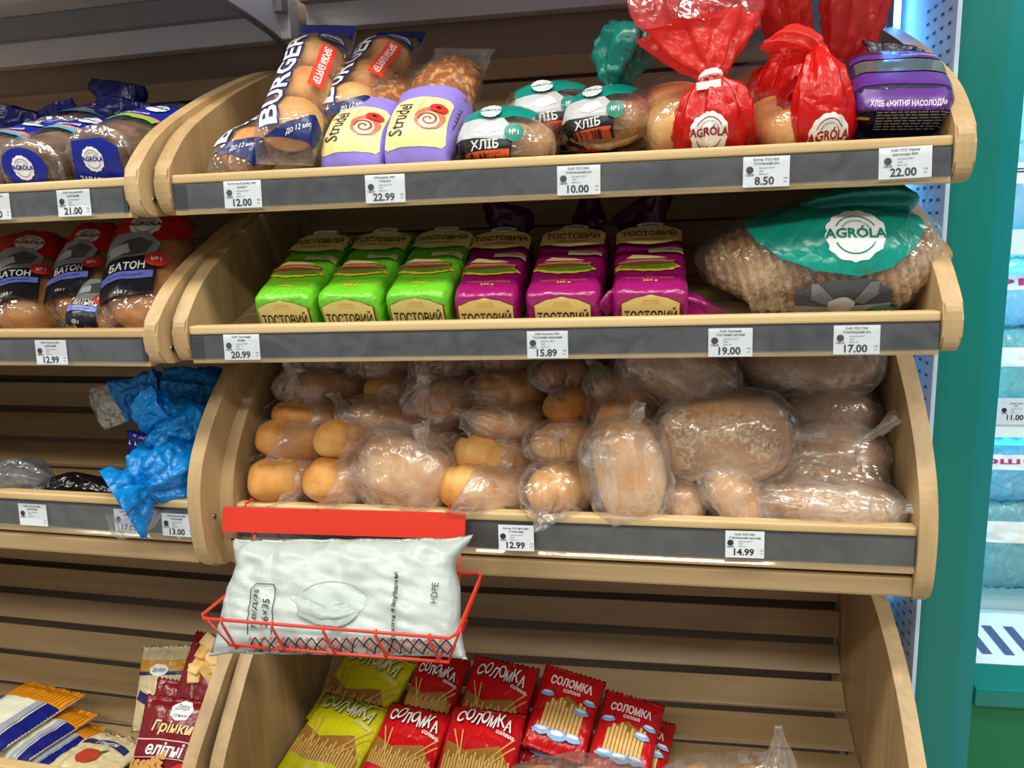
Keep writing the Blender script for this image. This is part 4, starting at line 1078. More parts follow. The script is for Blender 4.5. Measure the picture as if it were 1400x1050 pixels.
# ------------------------------------------------------------------ loaves in thin plastic bags
DIMBATON = crust((178, 112, 50), (140, 80, 32), (204, 148, 84), 'baton_shaded', 14)  # baton crust darkened for the top row, shade put into the colour
CLEARBAG = film('loose', milk=0.12, tint=(252, 250, 248), rough=0.15, scale=24.0, strength=0.6, gloss=2.0, crease=0.16, streak=(26, 6, 26), cap=0.25)
CLEARROUND = film('loose_round', milk=0.13, tint=(252, 250, 248), rough=0.15, scale=20.0, strength=0.6, gloss=2.0, crease=0.16, streak=(6, 26, 26), cap=0.25)
def bagged_baton(label, tip, psi, pitch, style, w=0.09, h=0.070, L=0.235, seed=1.0, mat=None, fm=None, roll=0.0, cover=0.2, knot=(0, 0)):
    """tip = front end in view; the loaf runs back from it, turned psi to the right and dipping by pitch"""
    d = Vector((math.sin(psi) * math.cos(pitch), math.cos(psi) * math.cos(pitch), -math.sin(pitch)))
    c = Vector(tip) + d * (L / 2 - 0.055)
    t = thing('bagged_baton', label, 'bread', c, Matrix((Vector((math.cos(psi), -math.sin(psi), 0)), d, Vector((math.cos(psi), -math.sin(psi), 0)).cross(d))).transposed().to_euler(), 'white loaves in thin bags')
    v, f = baton_mesh(L, w, h, seed)
    mesh('loaf', v, f, mat or BATON, t, rot=(0, roll, 0))
    a, b = w / 2 + 0.0045, h / 2 + 0.0045
    fm = fm or MILKFILM
    back = [(0.57, 0.10, 0), (0.535, 0.45, 0.05), (0.47, 0.80, 0.03), (0.35, 1.0, 0.012), (0.0, 1.03, 0.006), (-0.25, 1.02, 0.008)]
    if style == 'open':
        pr = back + [(-0.36, 1.0, 0.02), (-0.43, 0.90, 0.03), (-0.455, 0.90, 0.06)]
        rg = [(0, L * s, 0, a * r, b * r, 2.2, k) for s, r, k in pr]
        v, f = sweep(rg, 56, 6, 11, seed, nz_amp=0.0035, nz_s=34, cap1=False)
        vv = []
        for p in v:                # the mouth of the bag is cut slanting
            g = max(0.0, (-p.y / L - 0.05) / 0.40)
            vv.append(p + Vector((0, (p.x * -0.45 * (1 if cover >= 0 else -1) + p.z * 0.50 + abs(cover) * 0.03) * g, 0)))
        mesh('bag', vv, f, fm, t)
    else:
        kx, kz = knot
        pr = back + [(-0.40, 0.96, 0.015), (-0.47, 0.80, 0.03), (-0.51, 0.55, 0.06)]
        rg = [(0, L * s, 0, a * r, b * r, 2.2, k) for s, r, k in pr]
        rg += [(kx * 0.7, -L * 0.535, kz * 0.7, a * 0.26, b * 0.26, 2, 0.14), (kx, -L * 0.555, kz, 0.006, 0.006, 2, 0.2)]
        v, f = sweep(rg, 56, 6, 11, seed, nz_amp=0.004, nz_s=34)
        bg = mesh('bag', v, f, fm, t)
        e = Vector((kx, 0, kz)); e = e.normalized() if e.length > 1e-4 else Vector((0, 0, 1))
        n = Vector((kx, -L * 0.555, kz))
        tl = [tuple(n) + (0.006, 0.006, 2, 0.2), tuple(n + e * 0.007 + Vector((0, -0.005, 0))) + (0.012, 0.008, 2, 0.25), tuple(n + e * 0.016 + Vector((0.004, -0.008, 0))) + (0.017, 0.007, 2, 0.25)]
        v, f = sweep(tl, 30, 5, 5, seed + 2, cap0=False, cap1=False, nz_amp=0.004, nz_s=50)
        mesh('bag_knot', v, f, fm, t)
    return t
F_ = MILKFILM; C_ = CLEARBAG
R = rad
BT = [  # tip x, y, z, psi, pitch, style, width, height, length, film, crust, knot, words
    (0.058, 0.114, 1.043, 34, 14, 'open', 0.094, 0.085, 0.22, F_, BATON, (0, 0), 'bagged white loaf in the front row at the far left, its mouth open'),
    (0.150, 0.110, 1.045, 30, 14, 'open', 0.094, 0.085, 0.22, F_, BATON, (0, 0), 'bagged white loaf second in the front row, end poking from the bag'),
    (0.365, 0.098, 1.040, 48, 16, 'open', 0.092, 0.080, 0.22, F_, BATON, (0, 0), 'bagged white loaf in front above the right end of the red bar'),
    (0.489, 0.100, 1.043, 20, 8, 'tied', 0.086, 0.082, 0.22, C_, BATON, (0.012, -0.020), 'bagged white loaf in front with its knot at the bottom'),
    (0.066, 0.137, 1.101, 40, 12, 'open', 0.092, 0.070, 0.22, C_, BATON, (0, 0), 'golden loaf at the far left of the second row, half bare'),
    (0.157, 0.137, 1.103, 22, 10, 'open', 0.088, 0.072, 0.22, C_, BATON, (0, 0), 'golden loaf second in the second row with a cross cut'),
    (0.375, 0.150, 1.071, 42, 16, 'open', 0.100, 0.075, 0.22, F_, BATON, (0, 0), 'loaf with a torn white bag flap in the second row'),
    (0.492, 0.160, 1.097, 20, 6, 'tied', 0.098, 0.066, 0.22, C_, BATON, (0.02, 0.02), 'loaf in clear film lying above the knotted front loaf'),
    (0.397, 0.195, 1.122, 26, 8, 'tied', 0.104, 0.060, 0.22, F_, BATON, (-0.03, 0.012), 'bagged loaf in the third row, bag edge folded up on the left'),
    (0.078, 0.175, 1.132, 44, 10, 'open', 0.090, 0.056, 0.22, F_, BATON, (0, 0), 'bagged loaf at the far left of the third row'),
    (0.200, 0.185, 1.124, 52, 14, 'tied', 0.078, 0.070, 0.24, F_, BATON, (-0.02, 0.02), 'long bagged loaf slanting right in the third row'),
    (0.502, 0.200, 1.143, 20, 8, 'open', 0.090, 0.062, 0.22, C_, BATON, (0, 0), 'bagged loaf in the third row with its golden end showing, under the round loaf'),
    (0.280, 0.200, 1.078, 30, 10, 'tied', 0.080, 0.060, 0.20, F_, BATON, (0.0, 0.02), 'bagged loaf mostly hidden behind the large tied bag in front'),
    (0.085, 0.215, 1.168, 30, 10, 'tied', 0.090, 0.062, 0.20, F_, BATON, (0.02, 0.03), 'bagged loaf at the far left of the fourth row with a ruffled bag end'),
    (0.213, 0.232, 1.156, 55, 12, 'open', 0.078, 0.066, 0.24, F_, BATON, (0, 0), 'long bagged loaf slanting right in the fourth row'),
    (0.298, 0.205, 1.148, 30, 10, 'tied', 0.090, 0.076, 0.20, F_, BATON, (0.02, 0.035), 'bagged loaf in the fourth row with a knot on top'),
    (0.397, 0.225, 1.164, 28, 6, 'tied', 0.100, 0.062, 0.20, C_, BATON, (-0.03, 0.0), 'loaf in clear film in the middle of the fourth row'),
    (0.086, 0.265, 1.208, 40, 6, 'tied', 0.090, 0.060, 0.18, F_, DIMBATON, (0.02, 0.02), 'bagged loaf in the top row at the far left'),
    (0.188, 0.265, 1.200, 40, 6, 'tied', 0.090, 0.064, 0.18, F_, DIMBATON, (0.02, 0.02), 'bagged loaf second in the top row'),
    (0.300, 0.255, 1.204, 35, 6, 'tied', 0.086, 0.066, 0.18, F_, DIMBATON, (-0.02, -0.03), 'bagged loaf third in the top row, knot hanging down'),
    (0.392, 0.270, 1.208, 50, 4, 'tied', 0.084, 0.060, 0.20, F_, DIMBATON, (0.02, 0.02), 'bagged loaf fourth in the top row'),
    (0.492, 0.240, 1.184, 25, 8, 'tied', 0.096, 0.062, 0.20, C_, DIMBATON, (0.02, -0.02), 'bagged loaf at the right of the top row'),
    (0.583, 0.190, 1.150, 62, 40, 'tied', 0.078, 0.070, 0.26, C_, BATON, (-0.02, 0.02), 'long bare looking loaf standing slantwise in the middle of the heap'),
]
for i, (x, y, z, ps, pt, st, w, h, L, fm, cr, kn, lb) in enumerate(BT):
    bagged_baton(lb, (x, y, z), R(ps), R(pt), st, w, h, L, 1.0 + i * 0.77, cr, fm, R((i * 37) % 25 - 12), 0.5 if i % 3 else -0.3, kn)

F_ = MILKROUND; C_ = CLEARROUND
def bagged_round(label, c, rot, L, w, h, seed, mat, fm, knots=(), loose=0.010, cat_name='bagged_loaf', group='brown loaves in thin bags', pinch=1.0):
    """an oval loaf lying along local x inside a loose bag"""
    t = thing(cat_name, label, 'bread', c, rot, group)
    prof = [(-0.5, 0.10), (-0.485, 0.32), (-0.44, 0.58), (-0.34, 0.83), (-0.15, 0.98), (0.0, 1.0), (0.15, 0.98), (0.34, 0.83), (0.44, 0.58), (0.485, 0.32), (0.5, 0.10)]
    v, f = sweep([(L * s, 0, 0, w / 2 * r, h / 2 * r, 2.1, 0) for s, r in prof], 44, 4, seed=seed, flatb=0.85, nz_amp=0.005, nz_s=16)
    mesh('loaf', v, f, mat, t)
    pb = [(-0.56, 0.12), (-0.53, 0.42), (-0.46, 0.70), (-0.35, 0.90), (-0.15, 1.0), (0.15, 1.0), (0.35, 0.90), (0.46, 0.70), (0.53, 0.42), (0.56, 0.12)]
    v, f = sweep([(L * s, 0, 0, (w / 2 + loose * 0.55) * r, (h / 2 + loose * 0.55) * r, 2.2, 0.012 + 0.05 * (1 - r)) for s, r in pb], 64, 6, 10, seed + 1, nz_amp=loose * 0.55, nz_s=22)
    mesh('bag', v, f, fm, t)
    for j, (p, e, ln, rr) in enumerate(knots):
        p = Vector(p); e = Vector(e).normalized()
        v, f = sweep([tuple(p - e * 0.02) + (rr * 1.3, rr * 1.1, 2, 0.12), tuple(p) + (0.008, 0.007, 2, 0.2), tuple(p + e * ln * 0.4) + (rr * 0.8, rr * 0.4, 2, 0.25), tuple(p + e * ln) + (rr * 1.1, rr * 0.45, 2, 0.3)], 32, 6, 5, seed + j + 3, cap0=False, cap1=False, nz_amp=0.005, nz_s=45)
        mesh('bag_knot', v, f, fm, t)
    return t
RYEB = crust((178, 130, 82), (140, 94, 54), (208, 166, 118), 'dark_loaf', 12, flour=0.4)
RYEF = crust((188, 138, 86), (148, 98, 56), (214, 174, 124), 'floured_loaf', 12, flour=0.9)
WH = crust((224, 172, 108), (196, 138, 78), (238, 200, 146), 'pale_loaf', 12)
bagged_round('large bulging bag with a loaf in front, its neck gathered at the top right', (0.258, 0.108, 1.058), (R(8), R(16), R(-12)), 0.150, 0.090, 0.122, 11.2, WH, F_, [((0.026, -0.01, 0.074), (-0.2, 0, 1), 0.026, 0.016)], loose=0.020)
bagged_round('tall bulging bag standing in front in the middle of the heap', (0.588, 0.090, 1.074), (R(6), R(82), R(4)), 0.150, 0.085, 0.105, 12.4, WH, F_, [((-0.068, -0.005, 0.02), (-1, 0, 0.4), 0.03, 0.02)], loose=0.018)
bagged_baton('loaf end in clear film peeping over the tall bag in the middle', (0.572, 0.120, 1.128), R(10), R(-30), 'tied', 0.066, 0.060, 0.20, 20.1, BATON, CLEARBAG, 0, 0.3, (0.0, 0.03))
bagged_round('dark loaf in a shiny bag hanging from above, top centre right', (0.660, 0.180, 1.198), (R(10), R(28), R(-10)), 0.170, 0.10, 0.100, 13.3, RYEB, F_, [((0.03, -0.03, -0.058), (0.2, 0, -1), 0.03, 0.022)], loose=0.016)
bagged_round('big oval floured loaf in a clear bag with a knot on its right', (0.722, 0.130, 1.110), (R(10), R(-7), R(-8)), 0.190, 0.12, 0.136, 14.6, RYEF, C_, [((0.106, 0.0, 0.0), (1, -0.1, 0.15), 0.034, 0.014)], loose=0.012)
bagged_round('wide dark loaf at the top right under the shelf above', (0.850, 0.235, 1.205), (R(8), R(3), R(-4)), 0.200, 0.12, 0.085, 15.1, RYEB, F_, [], loose=0.014)
bagged_round('round loaf with pleated bag behind, right of the big oval loaf', (0.885, 0.250, 1.125), (R(8), R(4), R(0)), 0.140, 0.12, 0.085, 16.7, RYEB, F_, [((0.072, -0.02, -0.010), (1, -0.3, -0.3), 0.03, 0.016)], loose=0.012)
bagged_round('loaf with a whitish knot pointing up, middle of the right side', (0.868, 0.180, 1.075), (R(8), R(-4), R(6)), 0.165, 0.11, 0.080, 17.9, RYEB, F_, [((0.052, -0.03, 0.036), (0.8, -0.2, 0.75), 0.050, 0.014)], loose=0.012)
bagged_round('floured loaf in a loose bag just behind the front right loaf', (0.868, 0.150, 1.045), (R(8), R(0), R(4)), 0.150, 0.10, 0.076, 18.3, RYEF, C_, [], loose=0.012)
bagged_round('long pale loaf lying in front at the right end of the deep bin', (0.858, 0.100, 1.028), (R(8), R(3), R(-3)), 0.190, 0.085, 0.068, 19.2, RYEB, F_, [((0.095, -0.01, 0.012), (1, 0, 0.4), 0.022, 0.016)], loose=0.012)
bagged_round('small dark bagged loaf end low in front, left of the upright one', (0.667, 0.105, 1.015), (R(0), R(85), R(0)), 0.085, 0.07, 0.056, 21.5, RYEB, F_, [], loose=0.008)
bagged_round('bagged loaf standing on end below the big oval loaf', (0.738, 0.105, 1.034), (R(0), R(62), R(8)), 0.125, 0.080, 0.072, 22.8, WH, F_, [], loose=0.012)
bagged_round('dark loaf deep in the gap at the top, behind the oval loaf', (0.755, 0.320, 1.175), (R(0), R(10), R(0)), 0.120, 0.09, 0.080, 23.4, RYEB, F_, [], loose=0.008)
# ------------------------------------------------------------------ red wire holder with a pack of bags
REDW = flat((206, 52, 36), 0.32, 0.5)
def holder():
    t = thing('wire_holder', 'red wire basket hanging below a red bar on the deep bin', 'holder', (0.194, 0.0, 0.9))
    c = Vector((0.2, 0.0, 0.9))
    def P(*pts): return [tuple(Vector(p) - c) for p in pts]
    prism('red_bar', [(-0.004 + 0.0 , 0.104), (0.032, 0.139), (0.034, 0.137), (-0.002, 0.102)] if False else [(0.028, 0.092), (0.038, 0.126), (0.042, 0.126), (0.032, 0.091)], -0.196, 0.172, REDW, t, 0.0008)
    for x in (0.035, 0.345):
        tube('hook', P((x, 0.044, 1.000), (x, 0.048, 1.026), (x, 0.055, 1.028), (x, 0.086, 1.027), (x, 0.088, 1.016)), 0.0018, REDW, t, 8, 3)
        tube('back_wire', P((x + 0.02, 0.036, 1.0), (x + 0.02, 0.016, 0.95), (x + 0.02, -0.006, 0.905)), 0.0018, REDW, t, 8)
    rim = P((0.058, -0.012, 0.938), (0.060, -0.130, 0.944), (0.066, -0.138, 0.943), (0.388, -0.138, 0.934), (0.396, -0.130, 0.936), (0.402, -0.012, 0.958), (0.396, -0.006, 0.958), (0.064, -0.006, 0.938))
    tube('rim', rim, 0.0022, REDW, t, 8, 1, True)
    low = P((0.085, -0.012, 0.896), (0.085, -0.118, 0.896), (0.380, -0.118, 0.890), (0.380, -0.012, 0.890))
    tube('bottom_frame', low, 0.0020, REDW, t, 8, 1, True)
    for i, x in enumerate((0.092, 0.160, 0.228, 0.296, 0.364)):
        z = 0.943 - 0.009 * (x - 0.066) / 0.322
        tube('rib', P((x, -0.1385, z + 0.004), (x, -0.140, z - 0.004), (x + 0.004, -0.120, 0.893), (x + 0.004, -0.012, 0.893), (x, -0.007, 0.944)), 0.0019, REDW, t, 8)
    for (x, xs) in ((0.0585, 0.030), (0.401, -0.02)):
        tube('side_brace', P((x, -0.128, 0.943), (x + xs, -0.118, 0.894), (x + 0.002 * xs, -0.018, 0.95)), 0.0018, REDW, t, 8)
    return t
holder()

def pillow(w, h, th, nx=30, ny=36, seal=0.045, seed=1.0, zig=0.0016, crimp=0.0012, puff=0.5, wr=0.0016, side=3.0, flatback=0.5):
    """two skins meeting at the edges; local x across, y up, z out"""
    V = []; idx = {}
    def zf(u, v):
        a = max(0.0, 1 - abs(u) ** side); vv = (abs(v) - 0) / (1 - 2 * seal)
        b = max(0.0, 1 - min(1.0, vv) ** 4)
        return (a ** 0.55) * (b ** puff)
    rnd = random.Random(int(seed * 100))
    for s in (1, -1):
        for j in range(ny + 1):
            v = -1 + 2 * j / ny
            for i in range(nx + 1):
                u = -1 + 2 * i / nx
                edge = i in (0, nx) or j in (0, ny)
                if s == -1 and edge:
                    idx[(s, i, j)] = idx[(1, i, j)]; continue
                z = zf(u, v) * th / 2 * (1 if s == 1 else flatback)
                near = math.exp(-(1 - abs(v)) * h / 2 / 0.022)
                x = u * w / 2 * (1 - 0.025 * (1 - abs(v) ** 2)); y = v * h / 2
                zz = s * z
                q = (x, y, seed * 0.37)
                zz += wr * near * math.sin(u * 17 + seed * 3 + 2.5 * nz(q, 20)) * (1 if not edge else 0.6)
                if s == 1 and not edge: zz += wr * 0.9 * nz((x, y, seed), 34) + wr * 0.7 * nz((x * 0.6 + y, y, seed), 70)
                if abs(v) > 1 - 2 * seal: zz += crimp * 0.5 * math.sin(j * math.pi)
                if j in (0, ny): y += zig * (1 if i % 2 else -1)
                idx[(s, i, j)] = len(V); V.append(Vector((x, y, zz)))
    F = []
    for s in (1, -1):
        for j in range(ny):
            for i in range(nx):
                q = (idx[(s, i, j)], idx[(s, i + 1, j)], idx[(s, i + 1, j + 1)], idx[(s, i, j + 1)])
                F.append(q if s == 1 else q[::-1])
    return V, F

def place(name, label, cat, group, top, bot, hint=(1, 0, 0)):
    T = Vector(top); B = Vector(bot)
    return thing(name, label, cat, (T + B) / 2, frame_rot(hint, T - B), group)

def bag_pack():
    t = place('bag_dispenser_pack', 'white plastic pack of produce bags lying in the red wire basket', 'bag pack', None, (0.212, -0.026, 1.006), (0.218, -0.104, 0.886), (1, 0.0, -0.012))
    v, f = pillow(0.338, 0.150, 0.062, 60, 40, 0.03, 3.1, 0.0, 0, 0.42, 0.0065, 4.0, 0.6)
    vv = []
    for p in v:       # sharp, slightly pulled corners
        u = p.x / 0.169; w_ = p.y / 0.08
        k = max(0, abs(u) - 0.86) / 0.14
        pull = 0.013 * math.exp(-((w_ - 0.45) / 0.28) ** 2) * abs(u) ** 6
        vv.append(Vector((p.x - math.copysign(pull, u) + (0.010 if u > 0 else -0.008) * abs(w_) ** 3 * k, p.y + 0.006 * k * (1 if w_ > 0 else -0.6), p.z - 0.012 * k * max(0, w_))))
    WP = foil((186, 196, 193), 0.38, 0.12, 0.0, scale=11.0, strength=0.7)
    m = mesh('pack', vv, f, WP, t)
    sk = Skin(m, (0, 0, 0.03), (1, 0, 0), (0, 1, 0))
    IN = flat((36, 38, 44), 0.5)
    # tear opening with the first bag pulled half out
    sk.put(xf(ellipse(0.046, 0.019, 36, 5), 0.002, -0.012, -0.06), flat((176, 190, 186), 0.6), 'opening')
    sk.put(xf(ringline(0.048, 0.030, 0.0009, 30, 0.3, math.pi - 0.5), 0.004, -0.016, -0.06), flat((160, 168, 168), 0.5), 'perforated_line')
    v2, f2 = sweep([(-0.060, -0.004, 0.026, 0.004, 0.003, 2, 0), (-0.035, -0.020, 0.029, 0.010, 0.003, 2, 0.15), (0.0, -0.028, 0.031, 0.014, 0.005, 2, 0.3), (0.025, -0.024, 0.030, 0.012, 0.004, 2, 0.25), (0.045, -0.015, 0.026, 0.004, 0.003, 2, 0)], 30, 5, 5, 4.4, nz_amp=0.006, nz_s=40)
    mesh('pulled_bag', v2, f2, foil((200, 212, 208), 0.35, 0.3, 0.1, scale=20.0, strength=0.6), t)
    sk.put(xf(fit_text('Т В/Д/35', 0.050, 0.0085, shear=0.2, bold=0.01), -0.103, -0.020, math.pi / 2), IN, 'lettering')
    sk.put(xf(fit_text('26×35', 0.036, 0.0095, shear=0.2, bold=0.01), -0.086, -0.026, math.pi / 2), IN, 'lettering')
    sk.put(xf(strokes([((-0.112, -0.052), (-0.112, 0.004)), ((-0.112, 0.004), (-0.106, 0.012)), ((-0.106, 0.012), (-0.080, 0.010)), ((-0.080, 0.010), (-0.076, 0.004)), ((-0.076, 0.004), (-0.075, -0.052))], 0.0013), 0, 0), IN, 'printed_frame')
    sk.put(xf(fit_text('пакети фасувальні', 0.082, 0.0075, bold=0.02), 0.086, -0.016, math.pi / 2), IN, 'lettering')
    sk.put(xf(fit_text('HDPE', 0.026, 0.0075), 0.135, 0.000, math.pi / 2 - 0.05), IN, 'lettering')
    # woven looking border printed along the lower edge
    bl = []; rd = []; n = 17; x0 = -0.110; dx = 0.0158; yc = -0.064; hh = 0.0085
    rects = []
    for i in range(n):
        x = x0 + i * dx
        bl += [((x, yc), (x + dx / 2, yc + hh)), ((x + dx / 2, yc + hh), (x + dx, yc)), ((x, yc), (x + dx / 2, yc - hh)), ((x + dx / 2, yc - hh), (x + dx, yc))]
        for (ax, ay) in ((dx / 2, 0.003), (dx / 2, -0.003), (dx / 2 - 0.003, 0), (dx / 2 + 0.003, 0), (0, 0.006), (0, -0.006), (0.002, 0.0075), (-0.002, -0.0075)):
            rects.append(xf(rect(0.0026, 0.0026, 1, 1), x + ax, yc + ay, 0.78))
    sk.put(join(*rects), flat((222, 96, 76), 0.4), 'red_pattern', eps=0.0008)
    sk.put(strokes(bl, 0.0017), IN, 'black_pattern', eps=0.0011)
    return t
bag_pack()

# ------------------------------------------------------------------ stick packs in the lowest bin
def wobble_word(s, w, h, seed=1):
    rnd = random.Random(seed); parts = []; n = len(s)
    for i, ch in enumerate(s):
        g = fit_text(ch, w / n * 0.92, h * (1.0 if i % 2 else 0.86), bold=0.02)
        parts.append(xf(g, -w / 2 + w * (i + 0.5) / n, h * 0.12 * (1 if i % 2 else -1), rnd.uniform(-0.22, 0.22)))
    return join(*parts)
def sticks(n, x0, dx, y0, hs, w):
    return strokes([((x0 + i * dx, y0), (x0 + i * dx + 0.001, y0 + hs[i % len(hs)])) for i in range(n)], w)
STK = flat((206, 164, 92), 0.4); STK2 = flat((150, 104, 44), 0.4)
def stick_pack(label, top, bot, col, w, h, th, seed, style, hint=(1, 0, 0)):
    t = place('breadstick_pack', label, 'snack pack', {'y': 'yellow stick packs', 'r': 'red stick packs', 'c': 'red stick packs with clouds'}[style], top, bot, hint)
    v, f = pillow(w, h, th, 26, 34, 0.05, seed)
    m = mesh('wrapper', v, f, foil(col, 0.24, 0.0, 0.0, scale=34.0, strength=0.35), t)
    sk = Skin(m, (0, 0, 0.02), (1, 0, 0), (0, 1, 0))
    k = w / 0.12
    if style in 'yr':
        ink = flat((232, 232, 226), 0.35) if style == 'r' else flat((216, 214, 170), 0.35)
        shadow = flat((96, 10, 20), 0.35) if style == 'r' else flat((110, 104, 30), 0.35)
        body = xf(shape([(-0.050, -0.070), (0.050, -0.070), (0.052, -0.030), (0.030, 0.004), (-0.020, -0.010), (-0.052, 0.006)], 8), 0, 0, 0, k)
        sk.put(body, STK2, 'stick_picture')
        sk.put(sticks(22, -0.050 * k, 0.0046 * k, -0.070 * k, [0.052 * k, 0.058 * k, 0.046 * k], 0.0028 * k), STK, 'stick_picture')
        sk.put(xf(shape([(-0.052, -0.072), (0.052, -0.072), (0.052, -0.052), (0.02, -0.044), (-0.02, -0.048), (-0.052, -0.040)], 6), 0, 0, 0, k), flat(col, 0.3), 'print_panel')
        sk.put(strokes([((-0.044 * k, 0.024 * k), (-0.018 * k, -0.040 * k)), ((-0.030 * k, 0.022 * k), (-0.024 * k, -0.04 * k)), ((0.050 * k, 0.020 * k), (0.004 * k, -0.040 * k)), ((0.052 * k, 0.008 * k), (0.016 * k, -0.036 * k))], 0.0022), STK, 'stick_picture')
        wd = wobble_word('СОЛОМКА', 0.088 * k, 0.026 * k, int(seed * 10))
        sk.put(xf(wd, 0.0018, 0.046 * k - 0.0016, -0.10), shadow, 'lettering_shadow')
        sk.put(xf(wd, 0, 0.046 * k, -0.10), ink, 'lettering')
        sk.put(xf(fit_text('солена', 0.028 * k, 0.006 * k, bold=0.02), 0.034 * k, 0.022 * k, -0.25), ink, 'lettering')
        sk.put(xf(fit_text('200 g', 0.022 * k, 0.006 * k), 0.030 * k, -0.060 * k, -0.1), ink, 'lettering')
    else:
        sk.put(xf(fit_text('СОЛОМКА', 0.080 * k, 0.019 * k, bold=0.03), 0, 0.050 * k), WHT, 'lettering')
        sk.put(xf(fit_text('солона', 0.032 * k, 0.007 * k, bold=0.02), 0.004 * k, 0.033 * k), WHT, 'lettering')
        sk.put(xf(shape([(-0.034, -0.048), (0.034, -0.048), (0.036, 0.004), (0.0, 0.024), (-0.036, 0.000)], 7), 0, 0, 0, k), STK2, 'stick_picture')
        sk.put(sticks(10, -0.033 * k, 0.0073 * k, -0.048 * k, [0.050 * k, 0.060 * k, 0.056 * k, 0.066 * k, 0.062 * k], 0.0050 * k), flat((218, 176, 104), 0.4), 'stick_picture')
        CL = flat((128, 172, 222), 0.35)
        for (cx, cy, r) in ((-0.038, 0.020, 0.011), (0.040, 0.022, 0.010), (0.030, 0.0, 0.012), (-0.03, -0.050, 0.014), (0.0, -0.053, 0.016), (0.028, -0.051, 0.013)):
            sk.put(xf(ellipse(r, r * 0.5, 20, 2, 0.12, 5, 3), cx * k, cy * k), CL, 'cloud')
            sk.put(xf(ellipse(r * 0.7, r * 0.22, 16, 2, 0.1, 5, 3), (cx - 0.001) * k, (cy + 0.0025) * k), flat((214, 228, 240), 0.35), 'cloud')
    return t
YEL_ = (196, 190, 20); RED_ = (192, 18, 26)
stick_pack('yellow stick pack at the back, half covered by another yellow one', (0.117, 0.330, 0.620), (0.083, 0.200, 0.560), YEL_, 0.150, 0.165, 0.030, 1.3, 'y')
stick_pack('yellow stick pack in front by the left side panel', (0.107, 0.225, 0.592), (0.077, 0.080, 0.545), YEL_, 0.142, 0.165, 0.034, 2.4, 'y')
stick_pack('small red stick pack squeezed at the back beside the yellow one', (0.247, 0.315, 0.640), (0.226, 0.190, 0.560), (176, 16, 24), 0.098, 0.150, 0.034, 3.8, 'r', (1, 0.05, 0.03))
stick_pack('red stick pack at the back, right of the small one', (0.366, 0.300, 0.645), (0.345, 0.160, 0.570), RED_, 0.122, 0.160, 0.034, 4.1, 'r', (1, 0, -0.06))
stick_pack('red stick pack in front, left of two', (0.232, 0.205, 0.602), (0.212, 0.060, 0.548), RED_, 0.122, 0.160, 0.034, 5.2, 'r', (1, 0, -0.04))
stick_pack('red stick pack in front, right of two', (0.352, 0.200, 0.614), (0.346, 0.050, 0.558), RED_, 0.128, 0.160, 0.036, 6.6, 'r', (1, 0, -0.06))
stick_pack('red pack with blue clouds lying under the upright cloud pack', (0.462, 0.290, 0.585), (0.432, 0.170, 0.535), RED_, 0.110, 0.150, 0.026, 7.9, 'c', (1, 0, -0.10))
stick_pack('red pack with blue clouds leaning highest, sticks pictured in full', (0.492, 0.280, 0.645), (0.462, 0.150, 0.570), RED_, 0.110, 0.150, 0.030, 8.5, 'c', (1, 0.05, -0.09))
stick_pack('red pack with blue clouds to the right, its top corner bent', (0.595, 0.245, 0.625), (0.565, 0.115, 0.560), RED_, 0.102, 0.150, 0.030, 9.3, 'c', (1, 0, -0.06))
stick_pack('red pack showing only a crumpled edge at the far right of the stick packs', (0.618, 0.245, 0.584), (0.592, 0.120, 0.540), (176, 20, 26), 0.090, 0.150, 0.024, 10.7, 'c', (1, 0, -0.12))
ROLL = crust((214, 150, 84), (184, 112, 52), (234, 186, 126), 'roll', 16)
def roll_bag(label, c, rolls, bag, tail, seed):
    t = thing('bag_of_rolls', label, 'bread', c, (0, 0, 0), 'bags of rolls')
    for i, (x, y, z, r) in enumerate(rolls):
        v, f = sweep([(x - r, y, z, r * 0.2, r * 0.2, 2, 0), (x - r * 0.85, y, z, r * 0.52, r * 0.46, 2, 0), (x - r * 0.4, y, z, r * 0.9, r * 0.78, 2, 0), (x, y, z, r, r * 0.85, 2, 0), (x + r * 0.4, y, z, r * 0.9, r * 0.78, 2, 0), (x + r * 0.85, y, z, r * 0.52, r * 0.46, 2, 0), (x + r, y, z, r * 0.2, r * 0.2, 2, 0)], 24, 3, seed=seed + i, nz_amp=0.003, nz_s=22)
        mesh('roll', v, f, ROLL, t)
    v, f = sweep(bag, 56, 6, 9, seed, nz_amp=0.006, nz_s=22)
    mesh('bag', v, f, CLEARBAG, t)
    if tail:
        v, f = sweep(tail, 30, 5, 5, seed + 1, cap0=False, cap1=False, nz_amp=0.004, nz_s=40)
        mesh('bag_end', v, f, CLEARBAG, t)
    return t
roll_bag('bag of golden rolls at the bottom edge in front of the cloud packs', (0.530, 0.050, 0.590), [(-0.07, 0, 0.0, 0.036), (0.0, -0.005, 0.004, 0.038), (0.07, 0.0, 0.0, 0.036)],
         [(-0.125, 0, 0, 0.008, 0.008, 2, 0.1), (-0.11, 0, 0, 0.03, 0.028, 2, 0.06), (-0.06, 0, 0.002, 0.045, 0.042, 2.3, 0.02), (0, 0, 0.004, 0.047, 0.045, 2.3, 0.02), (0.06, 0, 0.002, 0.045, 0.042, 2.3, 0.02), (0.11, 0, 0, 0.03, 0.028, 2, 0.06), (0.125, 0, 0, 0.008, 0.008, 2, 0.1)],
         [(0.120, 0, 0.01, 0.008, 0.008, 2, 0.2), (0.126, -0.005, 0.03, 0.016, 0.01, 2, 0.2), (0.124, -0.008, 0.055, 0.022, 0.010, 2, 0.2)], 1.9)
